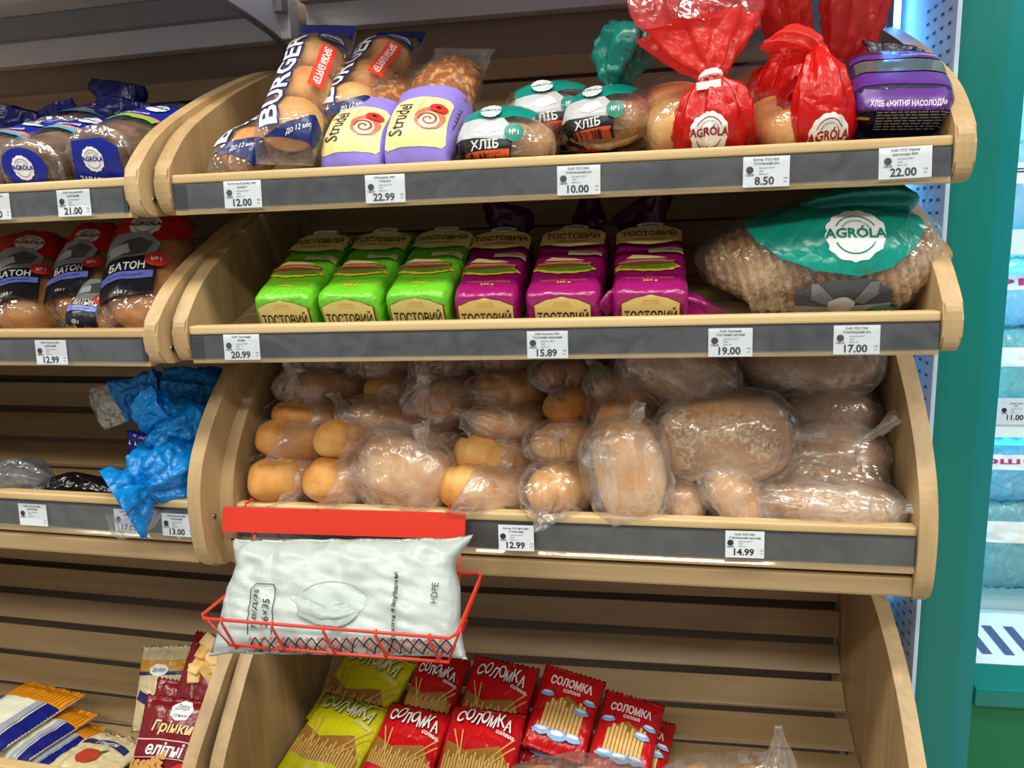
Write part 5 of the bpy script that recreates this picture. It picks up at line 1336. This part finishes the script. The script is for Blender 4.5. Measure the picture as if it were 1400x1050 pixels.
roll_bag('bag of golden rolls at the bottom right with its end standing up', (0.735, 0.070, 0.596), [(-0.045, 0, 0.0, 0.036), (0.03, -0.005, 0.006, 0.038)],
         [(-0.10, 0, -0.005, 0.008, 0.008, 2, 0.1), (-0.085, 0, 0, 0.03, 0.026, 2, 0.06), (-0.045, 0, 0.002, 0.042, 0.040, 2.3, 0.02), (0.0, 0, 0.006, 0.044, 0.043, 2.3, 0.02), (0.035, -0.003, 0.022, 0.040, 0.046, 2.3, 0.03), (0.062, -0.005, 0.05, 0.022, 0.028, 2, 0.08), (0.066, -0.004, 0.085, 0.008, 0.012, 2, 0.12), (0.064, -0.004, 0.115, 0.003, 0.004, 2, 0.1)], None, 2.7)

# ------------------------------------------------------------------ neighbouring bay: dark bread in blue printed bags
BLUE = flat((20, 36, 140), 0.3); DBLUE = foil((16, 28, 110), 0.25, 0.2, 0.1)
DARKB = crust((104, 74, 52), (72, 48, 32), (140, 108, 80), 'dark_rye', 24)
def dark_bread(label, loc, rz, tail, seed, L=0.19, w=0.098, h=0.078, tilt=None, word=False, ts=1.0):
    t = thing('dark_bread_bag', label, 'bread', loc, (sl if tilt is None else tilt, rad(3), rz), 'dark breads in blue bags')
    pr = [(0.0, 0.35), (0.006, 0.72), (0.02, 0.90), (0.06, 0.99), (0.5, 1.0), (0.94, 0.99), (0.98, 0.9), (0.994, 0.72), (1.0, 0.35)]
    v, f = sweep([(0, L * s, h / 2, w / 2 * r, h / 2 * r, 2.6, 0) for s, r in pr], 36, 4, nz_amp=0.002, nz_s=26, seed=seed)
    mesh('loaf', v, f, DARKB, t)
    pb = [(-0.05, 0.45), (-0.03, 0.85), (0.02, 0.99), (0.06, 1.03), (0.5, 1.05), (0.94, 1.02), (1.02, 0.82), (1.08, 0.35)]
    v, f = sweep([(0, L * s, h / 2 + 0.001, (w / 2 + 0.002) * r, (h / 2 + 0.002) * r, 2.6, 0.012 + 0.04 * (r < 0.9)) for s, r in pb], 56, 6, 9, seed, nz_amp=0.003, nz_s=28)
    bag = mesh('bag', v, f, CLEARFILM, t)
    if tail:
        v, f = sweep([(0, L * 1.06, h / 2 + 0.004, 0.012, 0.012, 2, 0.15), (0, L * 1.10, h / 2 + 0.018 * ts, 0.026, 0.018, 2, 0.2), (tail, L * 1.12, h / 2 + 0.040 * ts, 0.042 * ts, 0.022, 2, 0.2), (tail * 1.6, L * 1.14, h / 2 + 0.062 * ts, 0.036 * ts, 0.010, 2, 0.25)], 40, 5, 5, seed + 1, cap0=False, cap1=False, nz_amp=0.009, nz_s=26)
        mesh('bag_end', v, f, DBLUE, t)
    sf = Skin(bag, (0, 0, h / 2), (1, 0, 0), (0, 0.25, 1))
    sf.put(xf(ellipse(0.036, 0.027, 30, 5), 0, 0.004) if not word else shape([(-0.042, -0.030), (0.040, -0.034), (0.042, 0.020), (0.020, 0.032), (-0.030, 0.028)], 7), BLUE, 'blue_print')
    logo(sf, 0.0, 0.004, 0.017, BLUE)
    if word: sf.put(xf(fit_text('ЗАВАРНИЙ', 0.060, 0.008, bold=0.02), 0.0, -0.022, -0.08), WHT, 'lettering')
    st = Skin(bag, (0, L * 0.55, h), (1, 0, 0), (0, 1, 0))
    st.put(shape([(-0.045, -0.030), (0.045, -0.036), (0.047, 0.060), (-0.046, 0.060)], 9), BLUE, 'blue_print')
    OR_ = flat((224, 130, 96), 0.35); GN_ = flat((104, 190, 60), 0.35) if word else flat((70, 160, 200), 0.35)
    for q, (y, m) in enumerate(((-0.030, OR_), (-0.040, GN_))):
        st.put(xf(shape([(-0.046, 0.0), (-0.01, 0.006), (0.02, -0.002), (0.046, 0.002), (0.046, 0.011), (0.02, 0.008), (-0.01, 0.016), (-0.046, 0.010)], 4), 0, y), m, 'stripe')
    st.put(xf(fit_text('ЗАВАРНИЙ', 0.056, 0.010, bold=0.02), -0.004, -0.012), WHT, 'lettering')
    logo(st, 0.018, 0.018, 0.016, BLUE)
    return t
dark_bread('dark bread in a blue printed bag next to the side panel, its front lettered', (-0.125, 0.045, 1.484), rad(-6), 0.0, 1.2, word=True, w=0.104, h=0.086)
dark_bread('dark bread with an oval blue print, second from the side panel', (-0.232, 0.040, 1.480), rad(-3), 0.008, 2.3, h=0.080)
dark_bread('dark bread with an oval blue print, third from the side panel', (-0.335, 0.050, 1.480), rad(-4), -0.01, 3.4, h=0.080)
dark_bread('dark bread in a blue printed bag cut by the left picture edge', (-0.440, 0.060, 1.480), rad(-4), 0.01, 4.6)
dark_bread('dark bread lying on top at the back with a large blue bag end', (-0.275, 0.165, 1.545), rad(4), 0.006, 5.7, L=0.15, h=0.060)
dark_bread('dark bread at the back near the side panel, blue bag end toward the bracket', (-0.150, 0.185, 1.540), rad(-12), 0.004, 6.1, L=0.15, h=0.052, ts=0.6)

# ------------------------------------------------------------------ neighbouring bay: loaves in red and black bags
def label_baton(label, base, top, w, h, seed, red=True, dark=False, hint=(1, 0, 0)):
    B = Vector(base); T = Vector(top); L = (T - B).length
    t = thing('labelled_baton', label, 'bread', (B + T) / 2, frame_rot(hint, T - B), 'loaves in red and black bags')
    v, f = baton_mesh(L, w, h, seed)
    mesh('loaf', v, f, crust((200, 134, 70), (168, 100, 44), (222, 168, 108), 'lbaton', 14), t)
    pb = [(-0.56, 0.20), (-0.53, 0.55), (-0.45, 0.86), (-0.3, 1.0), (0.0, 1.03), (0.3, 1.0), (0.45, 0.86), (0.53, 0.55), (0.56, 0.25)]
    v, f = sweep([(0, L * s, 0, (w / 2 + 0.004) * r, (h / 2 + 0.004) * r, 2.2, 0.012 + 0.04 * (r < 0.9)) for s, r in pb], 60, 6, 9, seed, nz_amp=0.0035, nz_s=28)
    bag = mesh('bag', v, f, CLEARFILM, t)
    sk = Skin(bag, (0, 0, h / 2), (1, 0, 0), (0, 1, 0))
    k = w / 0.11
    if red:
        sk.put(xf(shape([(-0.058, -0.004), (-0.02, -0.016), (0.02, -0.012), (0.058, 0.004), (0.058, 0.066), (-0.058, 0.066)], 9), 0, L * 0.5 - 0.066), flat((190, 18, 22), 0.25, 0.6), 'red_print')
        logo(sk, -0.004, L * 0.5 - 0.044, 0.021 * k, flat((120, 20, 24), 0.35))
    o = -0.018 * k if not dark else 0.0
    sk.put(xf(shape([(-0.036, -0.02), (0.030, -0.02), (0.038, 0.012), (0.020, 0.034), (-0.020, 0.036), (-0.036, 0.020)], 7), o, 0.004, 0, k), flat((150, 156, 160), 0.35), 'photo_print')
    sk.put(xf(shape([(-0.014, -0.01), (0.016, -0.008), (0.026, 0.010), (0.006, 0.022), (-0.016, 0.014)], 5), o + 0.004, 0.008, 0, k), flat((84, 90, 94), 0.35), 'photo_print')
    sk.put(xf(shape([(-0.026, -0.01), (0.0, -0.004), (-0.004, 0.012), (-0.028, 0.008)], 5), o, 0.006, 0, k), flat((204, 208, 210), 0.35), 'photo_print')
    sk.put(xf(rect(0.074, 0.062, 10, 9), o, -0.043, 0, k), flat((26, 28, 34), 0.3), 'black_label')
    sk.put(xf(fit_text('БАТОН', 0.046, 0.014, bold=0.02), o, -0.024 * k, 0, k), WHT, 'lettering')
    sk.put(xf(rect(0.068, 0.012, 10, 2), o, -0.040 * k, 0, k), flat((110, 124, 214), 0.35), 'blue_strip')
    sk.put(xf(fit_text('СТОЛИЧНИЙ', 0.044, 0.005), o, -0.040 * k, 0, k), flat((40, 50, 120), 0.35), 'lettering')
    sk.put(xf(fit_text('450 г', 0.016, 0.005), o - 0.004, -0.066 * k, 0, k), WHT, 'lettering')
    sk.put(xf(ellipse(0.014, 0.012, 22, 3), o + 0.036 * k, -0.016 * k, 0, k), flat((216, 52, 48), 0.35), 'round_badge')
    sk.put(xf(fit_text('№1', 0.012, 0.007, bold=0.02), o + 0.036 * k, -0.016 * k, 0, k), WHT, 'lettering')
    return t
label_baton('loaf with a black label and red bag top leaning tallest next to the side panel', (-0.105, 0.060, 1.292), (-0.150, 0.195, 1.440), 0.122, 0.085, 1.5, hint=(1, 0.35, 0.02))
label_baton('loaf with a black label behind the tall one, red top with two white logos', (-0.228, 0.090, 1.298), (-0.262, 0.215, 1.425), 0.105, 0.080, 2.6, hint=(1, 0.25, 0.03))
label_baton('small dark labelled loaf lying in front between two larger ones', (-0.196, 0.055, 1.288), (-0.190, 0.120, 1.352), 0.076, 0.055, 3.7, red=False, dark=True)
label_baton('loaf with a tilted black label third from the side panel', (-0.315, 0.075, 1.290), (-0.380, 0.205, 1.415), 0.110, 0.080, 4.8, hint=(1, 0.3, -0.3))
label_baton('loaf with a dark label at the left picture edge', (-0.420, 0.090, 1.285), (-0.470, 0.230, 1.405), 0.110, 0.080, 5.9)

# ------------------------------------------------------------------ neighbouring bay: bright blue bags
SKY = foil((0, 134, 214), 0.34, 0.25, 0.0, scale=30.0, strength=0.9)
def blue_bag(label, c, body, flare, clear, seed):
    t = thing('blue_bread_bag', label, 'bread bag', c, (0, 0, 0), 'bright blue bags')
    cc = Vector(c); rel = lambda rs: [tuple(Vector(r[:3]) - cc) + tuple(r[3:]) for r in rs]
    v, f = sweep(rel(body), 84, 10, 7, seed, nz_amp=0.006, nz_s=17, ridge=0.009)
    mesh('bag', v, f, SKY, t)
    v, f = sweep(rel(flare), 72, 9, 5, seed + 1, nz_amp=0.007, nz_s=20, cap0=False, cap1=False, ridge=0.009)
    mesh('bag_ruffle', v, f, SKY, t)
    if clear:
        v, f = sweep(rel(clear), 40, 5, 4, seed + 2, nz_amp=0.006, nz_s=26, cap0=False, cap1=False)
        mesh('clear_end', v, f, CLEARBAG, t)
    return t
blue_bag('bright blue bag drooping over the front rail, the lowest', (-0.11, 0.05, 1.06),
         [(-0.084, 0.140, 1.050, 0.028, 0.028, 2, 0.05), (-0.092, 0.112, 1.058, 0.052, 0.046, 2.2, 0.05), (-0.103, 0.070, 1.064, 0.062, 0.054, 2.2, 0.06), (-0.108, 0.036, 1.062, 0.054, 0.046, 2, 0.1), (-0.110, 0.014, 1.056, 0.020, 0.018, 2, 0.18)],
         [(-0.110, 0.014, 1.056, 0.018, 0.016, 2, 0.15), (-0.116, 0.004, 1.054, 0.036, 0.030, 2, 0.18), (-0.124, -0.006, 1.052, 0.058, 0.040, 2, 0.16), (-0.132, -0.014, 1.048, 0.070, 0.042, 2, 0.2)],
         [(-0.122, -0.004, 1.030, 0.034, 0.026, 2, 0.14), (-0.116, -0.012, 1.012, 0.030, 0.014, 2, 0.2), (-0.112, -0.014, 1.000, 0.022, 0.008, 2, 0.2)], 1.4)
blue_bag('bright blue bag resting on the lowest one, knot facing out', (-0.10, 0.11, 1.12),
         [(-0.075, 0.17, 1.125, 0.026, 0.026, 2, 0.05), (-0.092, 0.145, 1.128, 0.042, 0.044, 2.2, 0.04), (-0.100, 0.105, 1.122, 0.056, 0.047, 2.2, 0.04), (-0.110, 0.075, 1.130, 0.040, 0.036, 2, 0.08), (-0.120, 0.066, 1.140, 0.016, 0.014, 2, 0.16)],
         [(-0.119, 0.066, 1.140, 0.014, 0.012, 2, 0.15), (-0.118, 0.062, 1.148, 0.024, 0.016, 2, 0.18), (-0.108, 0.062, 1.160, 0.036, 0.020, 2, 0.16), (-0.088, 0.066, 1.172, 0.040, 0.016, 2, 0.16)], None, 2.8)
blue_bag('bright blue bag on top, stretched to the left with a clear end', (-0.14, 0.17, 1.17),
         [(-0.075, 0.22, 1.165, 0.024, 0.022, 2, 0.05), (-0.090, 0.20, 1.168, 0.040, 0.036, 2.2, 0.05), (-0.100, 0.175, 1.172, 0.044, 0.036, 2.2, 0.06), (-0.130, 0.155, 1.182, 0.030, 0.030, 2, 0.1), (-0.150, 0.145, 1.188, 0.020, 0.026, 2, 0.12)],
         [(-0.148, 0.146, 1.188, 0.020, 0.026, 2, 0.12), (-0.175, 0.14, 1.180, 0.014, 0.026, 2, 0.12), (-0.205, 0.138, 1.170, 0.010, 0.030, 2, 0.1), (-0.225, 0.138, 1.163, 0.008, 0.032, 2, 0.1)],
         [(-0.222, 0.138, 1.164, 0.008, 0.032, 2, 0.1), (-0.245, 0.138, 1.158, 0.008, 0.033, 2, 0.12), (-0.268, 0.14, 1.152, 0.006, 0.034, 2, 0.12)], 3.9)
def navy_tip():
    t = thing('navy_bag_tip', 'dark blue printed bag tip with white triangles beside the blue bags', 'bag', (-0.19, 0.150, 1.082), (rad(14), rad(10), 0))
    v, f = pillow(0.075, 0.052, 0.018, 18, 14, 0.04, 2.2, side=2.0)
    m = mesh('bag', v, f, foil((18, 34, 140), 0.22, 0.1, 0.05), t, rot=(rad(80), 0, 0))
    tr = [(-0.030 + i * 0.013, 0.006 + 0.002 * i) for i in range(4)]
    sk = Skin(m, (0, 0, 0.01), (1, 0, 0), (0, 1, 0))
    for x, y in tr: sk.put(shape([(x - 0.003, y - 0.003), (x + 0.003, y - 0.003), (x, y + 0.005)], 2, 2), WHT, 'triangle')
    sk.put(shape([(-0.02, -0.016), (0.026, -0.018), (0.014, 0.008)], 4, 3), flat((170, 150, 130), 0.4), 'window')
navy_tip()
def black_bag(label, c, rs, seed, mat):
    t = thing('black_bread_bag', label, 'bread bag', c, (0, 0, 0), 'black bags at the left')
    v, f = sweep(rs, 56, 6, 6, seed, nz_amp=0.007, nz_s=26)
    mesh('bag', v, f, mat, t)
    return t
black_bag('black crumpled bag lying low at the left behind the rail', (-0.27, 0.10, 1.018), [(-0.09, 0, 0, 0.012, 0.010, 2, 0.1), (-0.07, 0, 0.004, 0.032, 0.022, 2.2, 0.06), (-0.02, 0, 0.006, 0.04, 0.026, 2.2, 0.06), (0.03, 0, 0.002, 0.034, 0.020, 2.2, 0.08), (0.08, 0.0, -0.002, 0.024, 0.012, 2, 0.12), (0.11, 0, -0.004, 0.008, 0.004, 2, 0.1)], 1.1, foil((14, 14, 16), 0.16, 0.0, 0.0, scale=30.0, strength=0.8))
black_bag('clear crumpled bag end over the black bag at the left edge', (-0.385, 0.09, 1.040), [(-0.05, 0, 0, 0.012, 0.010, 2, 0.1), (-0.03, 0, 0.004, 0.032, 0.026, 2.2, 0.1), (0.01, 0, 0.006, 0.034, 0.030, 2.2, 0.1), (0.045, 0, 0.002, 0.020, 0.018, 2.2, 0.14), (0.06, 0.0, 0.0, 0.006, 0.006, 2, 0.12)], 2.1, film('cloudy', milk=0.32, tint=(210, 216, 224), rough=0.12, strength=0.8))

# ------------------------------------------------------------------ neighbouring bay: crouton packs
def crouton_pack(label, top, bot, w, th, seed, full=True, hint=(1, 0, 0)):
    t = place('crouton_pack', label, 'snack pack', 'crouton packs', top, bot, hint)
    h = (Vector(top) - Vector(bot)).length
    v, f = pillow(w, h, th, 28, 36, 0.05, seed)
    m = mesh('wrapper', v, f, foil((116, 16, 24), 0.26, 0.0, 0.0, scale=26.0, strength=0.35), t)
    sk = Skin(m, (0, 0, 0.02), (1, 0, 0), (0, 1, 0))
    k = w / 0.125
    def put(s_, mt, nm, dx=0, dy=0, rot=0): sk.put(xf(xf(s_, dx, dy, rot), 0, 0, 0, k), mt, nm)
    if full:
        put(ellipse(0.017, 0.013, 26, 3, 0.10, 7), WHT, 'brand_patch', 0.006, 0.054)
        put(join(xf(fit_text('Добрі', 0.024, 0.009, shear=0.3), 0, 0.004), xf(fit_text('грінки', 0.024, 0.007, shear=0.3), 0, -0.006)), flat((60, 50, 60), 0.4), 'lettering', 0.006, 0.054)
        put(fit_text('Грінки', 0.066, 0.020, shear=0.25, bold=0.02), flat((226, 200, 140), 0.35), 'lettering', 0.0, 0.030)
        put(shape([(-0.058, -0.014), (-0.02, -0.009), (0.02, -0.009), (0.052, -0.014), (0.052, 0.012), (0.02, 0.016), (-0.02, 0.016), (-0.058, 0.012)], 5), flat((220, 190, 190), 0.35), 'ribbon_border', 0.002, -0.001)
        put(shape([(-0.056, -0.0125), (-0.02, -0.0075), (0.02, -0.0075), (0.050, -0.0125), (0.050, 0.0105), (0.02, 0.0145), (-0.02, 0.0145), (-0.056, 0.0105)], 5), flat((122, 14, 34), 0.35), 'ribbon', 0.002, -0.001)
        put(fit_text('елітні', 0.060, 0.019, shear=0.25, bold=0.02), WHT, 'lettering', -0.004, 0.002)
        WH_ = flat((206, 150, 84), 0.4)
        ears = []
        for a, n_, ox, oy in ((0.05, 6, -0.054, -0.022), (-0.25, 6, -0.056, -0.028), (-0.6, 6, -0.056, -0.030), (0.55, 7, -0.052, -0.036)):
            for i in range(n_):
                x = ox + math.cos(a) * i * 0.0095; y = oy + math.sin(a) * i * 0.0095
                ears.append(xf(ellipse(0.0058, 0.0028, 10, 1), x, y + 0.0025, a + 0.5)); ears.append(xf(ellipse(0.0058, 0.0028, 10, 1), x, y - 0.0025, a - 0.5))
        put(join(*ears), WH_, 'wheat_picture')
        put(shape([(-0.024, -0.012), (0.018, -0.020), (0.026, 0.006), (-0.020, 0.008)], 5), flat((196, 110, 74), 0.4), 'toast_picture', 0.036, -0.044)
        put(ellipse(0.021, 0.013, 24, 4, 0.10, 9), flat((204, 34, 30), 0.25, 0.8), 'caviar_picture', 0.032, -0.026)
        put(ellipse(0.009, 0.0085, 18, 2), flat((150, 160, 40), 0.35), 'lime_picture', 0.048, -0.014)
        put(fit_text('140 г', 0.022, 0.008, shear=0.25), flat((226, 200, 140), 0.35), 'lettering', -0.040, -0.058)
        put(fit_text('Добрі грінки', 0.060, 0.008, shear=0.3), WHT, 'lettering', 0.014, -0.070)
    else:
        CR_ = crust((222, 180, 110), (196, 150, 82), (236, 206, 150), 'crouton', 40)
        rnd = random.Random(3)
        for i in range(9):
            x = rnd.uniform(-0.3, 0.3) * w; y = h * (0.05 + 0.40 * i / 9)
            bm = bmesh.new(); box_bm(bm, -0.016, 0.016, -0.011, 0.011, -0.005, 0.005, 0.003)
            link('crouton', bm_mesh('crouton', bm, True), CR_, t, loc=(x, y, th / 2 + 0.001), rot=(rnd.uniform(-.3, .3), rnd.uniform(-.3, .3), rnd.uniform(0, 3)))
    return t
crouton_pack('dark red crouton pack in front of the left side panel, fully lettered', (-0.114, 0.052, 0.696), (-0.120, -0.026, 0.566), 0.134, 0.034, 1.7, hint=(1, 0.0, 0.01))
crouton_pack('dark red crouton pack behind, its window showing golden croutons', (-0.092, 0.142, 0.756), (-0.112, 0.060, 0.640), 0.105, 0.034, 2.9, False, hint=(1, 0.10, 0.25))
crouton_pack('plain dark red crouton pack between the other two red ones', (-0.138, 0.100, 0.694), (-0.148, 0.045, 0.580), 0.110, 0.028, 3.5, True, hint=(1, 0.05, 0.05))
def cream_pack(label, top, bot, w, th, seed, hint=(1, 0, 0), flatlying=False):
    t = place('cream_crouton_pack', label, 'snack pack', 'cream crouton packs', top, bot, hint)
    h = (Vector(top) - Vector(bot)).length
    v, f = pillow(w, h, th, 28, 32, 0.06, seed, wr=0.003)
    m = mesh('wrapper', v, f, foil((206, 190, 150), 0.24, 0.0, 0.0, scale=24.0, strength=0.6), t)
    sk = Skin(m, (0, 0, 0.02), (1, 0, 0), (0, 1, 0))
    NV = flat((38, 40, 92), 0.35)
    if not flatlying:
        sk.put(xf(rect(w * 0.98, 0.018, 14, 4), 0, h * 0.5 - 0.034), flat((206, 146, 40), 0.3), 'orange_band')
        sk.put(xf(rect(w * 0.96, 0.006, 14, 2), 0, h * 0.5 - 0.047), NV, 'navy_line')
        sk.put(xf(ellipse(0.018, 0.010, 22, 2, 0.1, 7), -0.012, h * 0.5 - 0.042), WHT, 'brand_patch')
        sk.put(xf(fit_text('Добрі', 0.026, 0.008, shear=0.3), -0.012, h * 0.5 - 0.042), NV, 'lettering')
        sk.put(xf(rect(0.05, 0.016, 8, 3), -0.024, -0.020, -0.4), NV, 'navy_ribbon')
    else:
        sk.put(xf(shape([(-0.05, -0.004), (0.0, 0.004), (0.05, -0.006), (0.05, 0.006), (0.0, 0.016), (-0.05, 0.008)], 5), 0.0, 0.012, -0.1), NV, 'navy_ribbon')
        sk.put(xf(fit_text('з томатом', 0.05, 0.007, shear=0.25), 0.0, 0.018, -0.1), WHT, 'lettering')
        sk.put(xf(ellipse(0.022, 0.017, 24, 3), -0.006, -0.018), flat((170, 62, 40), 0.35), 'tomato_picture')
        sk.put(xf(shape([(-0.004, 0), (0.004, -0.002), (0.014, 0.010), (0.004, 0.006)], 2), 0.008, -0.008), flat((70, 110, 50), 0.35), 'leaf_picture')
        sk.put(xf(fit_text('Сухарі', 0.034, 0.010, shear=0.25), 0.04, 0.034, -0.2), flat((60, 50, 44), 0.4), 'lettering')
    return t
cream_pack('cream crouton pack with an orange band standing behind the red packs', (-0.222, 0.195, 0.702), (-0.212, 0.120, 0.580), 0.120, 0.032, 4.4)
cream_pack('cream pack lying flat with a tomato picture', (-0.285, 0.120, 0.566), (-0.300, 0.005, 0.572), 0.135, 0.020, 5.5, flatlying=True)
def striped_pack(label, top, bot, w, th, seed, hint):
    t = place('striped_cracker_pack', label, 'snack pack', 'orange and blue striped packs', top, bot, hint)
    h = (Vector(top) - Vector(bot)).length
    v, f = pillow(w, h, th, 24, 30, 0.08, seed, wr=0.0022)
    m = mesh('wrapper', v, f, foil((222, 220, 200), 0.3, 0.0, 0.0, scale=24.0, strength=0.3), t)
    sk = Skin(m, (0, 0, 0.02), (1, 0, 0), (0, 1, 0))
    sk.put(xf(rect(w * 0.995, h * 0.30, 14, 8), 0, h * 0.345), flat((214, 136, 20), 0.3), 'orange_top')
    sk.put(strokes([((-w / 2 + 0.004 + i * w / 18, h * 0.21), (-w / 2 + 0.004 + i * w / 18, h * 0.48)) for i in range(18)], 0.0014), flat((150, 88, 10), 0.4), 'seal_ribs')
    sk.put(xf(rect(w * 0.20, h * 0.68, 4, 10), w * 0.395, -h * 0.15), flat((22, 28, 110), 0.3), 'navy_stripe')
    sk.put(xf(rect(w * 0.12, h * 0.68, 4, 10), w * 0.20, -h * 0.15), flat((150, 156, 170), 0.3), 'grey_stripe')
    sk.put(xf(rect(w * 0.10, h * 0.40, 4, 8), -w * 0.44, -h * 0.02), flat((22, 28, 110), 0.3), 'navy_stripe')
    return t
striped_pack('orange topped striped pack lying lowest of the three', (-0.372, 0.145, 0.566), (-0.405, 0.010, 0.570), 0.090, 0.020, 1.2, (1, -0.15, 0))
striped_pack('orange topped striped pack in the middle of the three', (-0.405, 0.160, 0.584), (-0.440, 0.010, 0.586), 0.105, 0.020, 2.2, (1, -0.15, 0))
striped_pack('orange topped striped pack lying on top at the left edge', (-0.470, 0.190, 0.604), (-0.505, 0.015, 0.602), 0.150, 0.022, 3.2, (1, -0.12, 0))

# ------------------------------------------------------------------ cold goods
def salad(label, c, w, h, th, col, seed, word, wc):
    t = thing('cold_goods_bag', label, 'food bag', c, (rad(80), 0, 0), 'bags in the refrigerator')
    v, f = pillow(w, h, th, 22, 26, 0.05, seed, wr=0.004)
    m = mesh('bag', v, f, foil(col, 0.2, 0.3, 0.2, scale=34.0, strength=0.8), t)
    sk = Skin(m, (0, 0, 0.02), (1, 0, 0), (0, 1, 0))
    sk.put(xf(rect(w * 0.96, h * 0.22, 10, 5), 0, h * 0.12), WHT, 'white_band')
    if word: sk.put(xf(fit_text(word, w * 0.8, h * 0.10, bold=0.02), 0, h * 0.12), flat(wc, 0.4), 'lettering')
    return t
for i, (x, z, w, h, col, word, wc, lb) in enumerate([
    (1.255, 0.835, 0.17, 0.17, (150, 206, 214), '', (0, 0, 0), 'pale salad bag on the lowest refrigerator shelf'),
    (1.250, 0.965, 0.14, 0.12, (140, 200, 220), 'ршик', (196, 40, 130), 'pale bag with pink lettering just under the price strip'),
    (1.252, 1.145, 0.16, 0.15, (150, 214, 220), '', (0, 0, 0), 'pale green salad bag on the middle refrigerator shelf'),
    (1.255, 1.275, 0.15, 0.12, (170, 214, 236), 'орш', (196, 40, 130), 'pale bag with pink lettering on the middle refrigerator shelf'),
    (1.262, 1.450, 0.16, 0.16, (190, 226, 244), 'F J', (20, 30, 50), 'white bag with dark lettering on the upper refrigerator shelf')]):
    salad(lb, (x, 0.475 + 0.012 * i, z), w, h, 0.05, col, 1.0 + i, word, wc)
price_tag(1.232, 1.078, 0.4505, '11.00', 'Салат мікс', '150 г', 'on the refrigerator shelf strip', w=0.070, h=0.046)
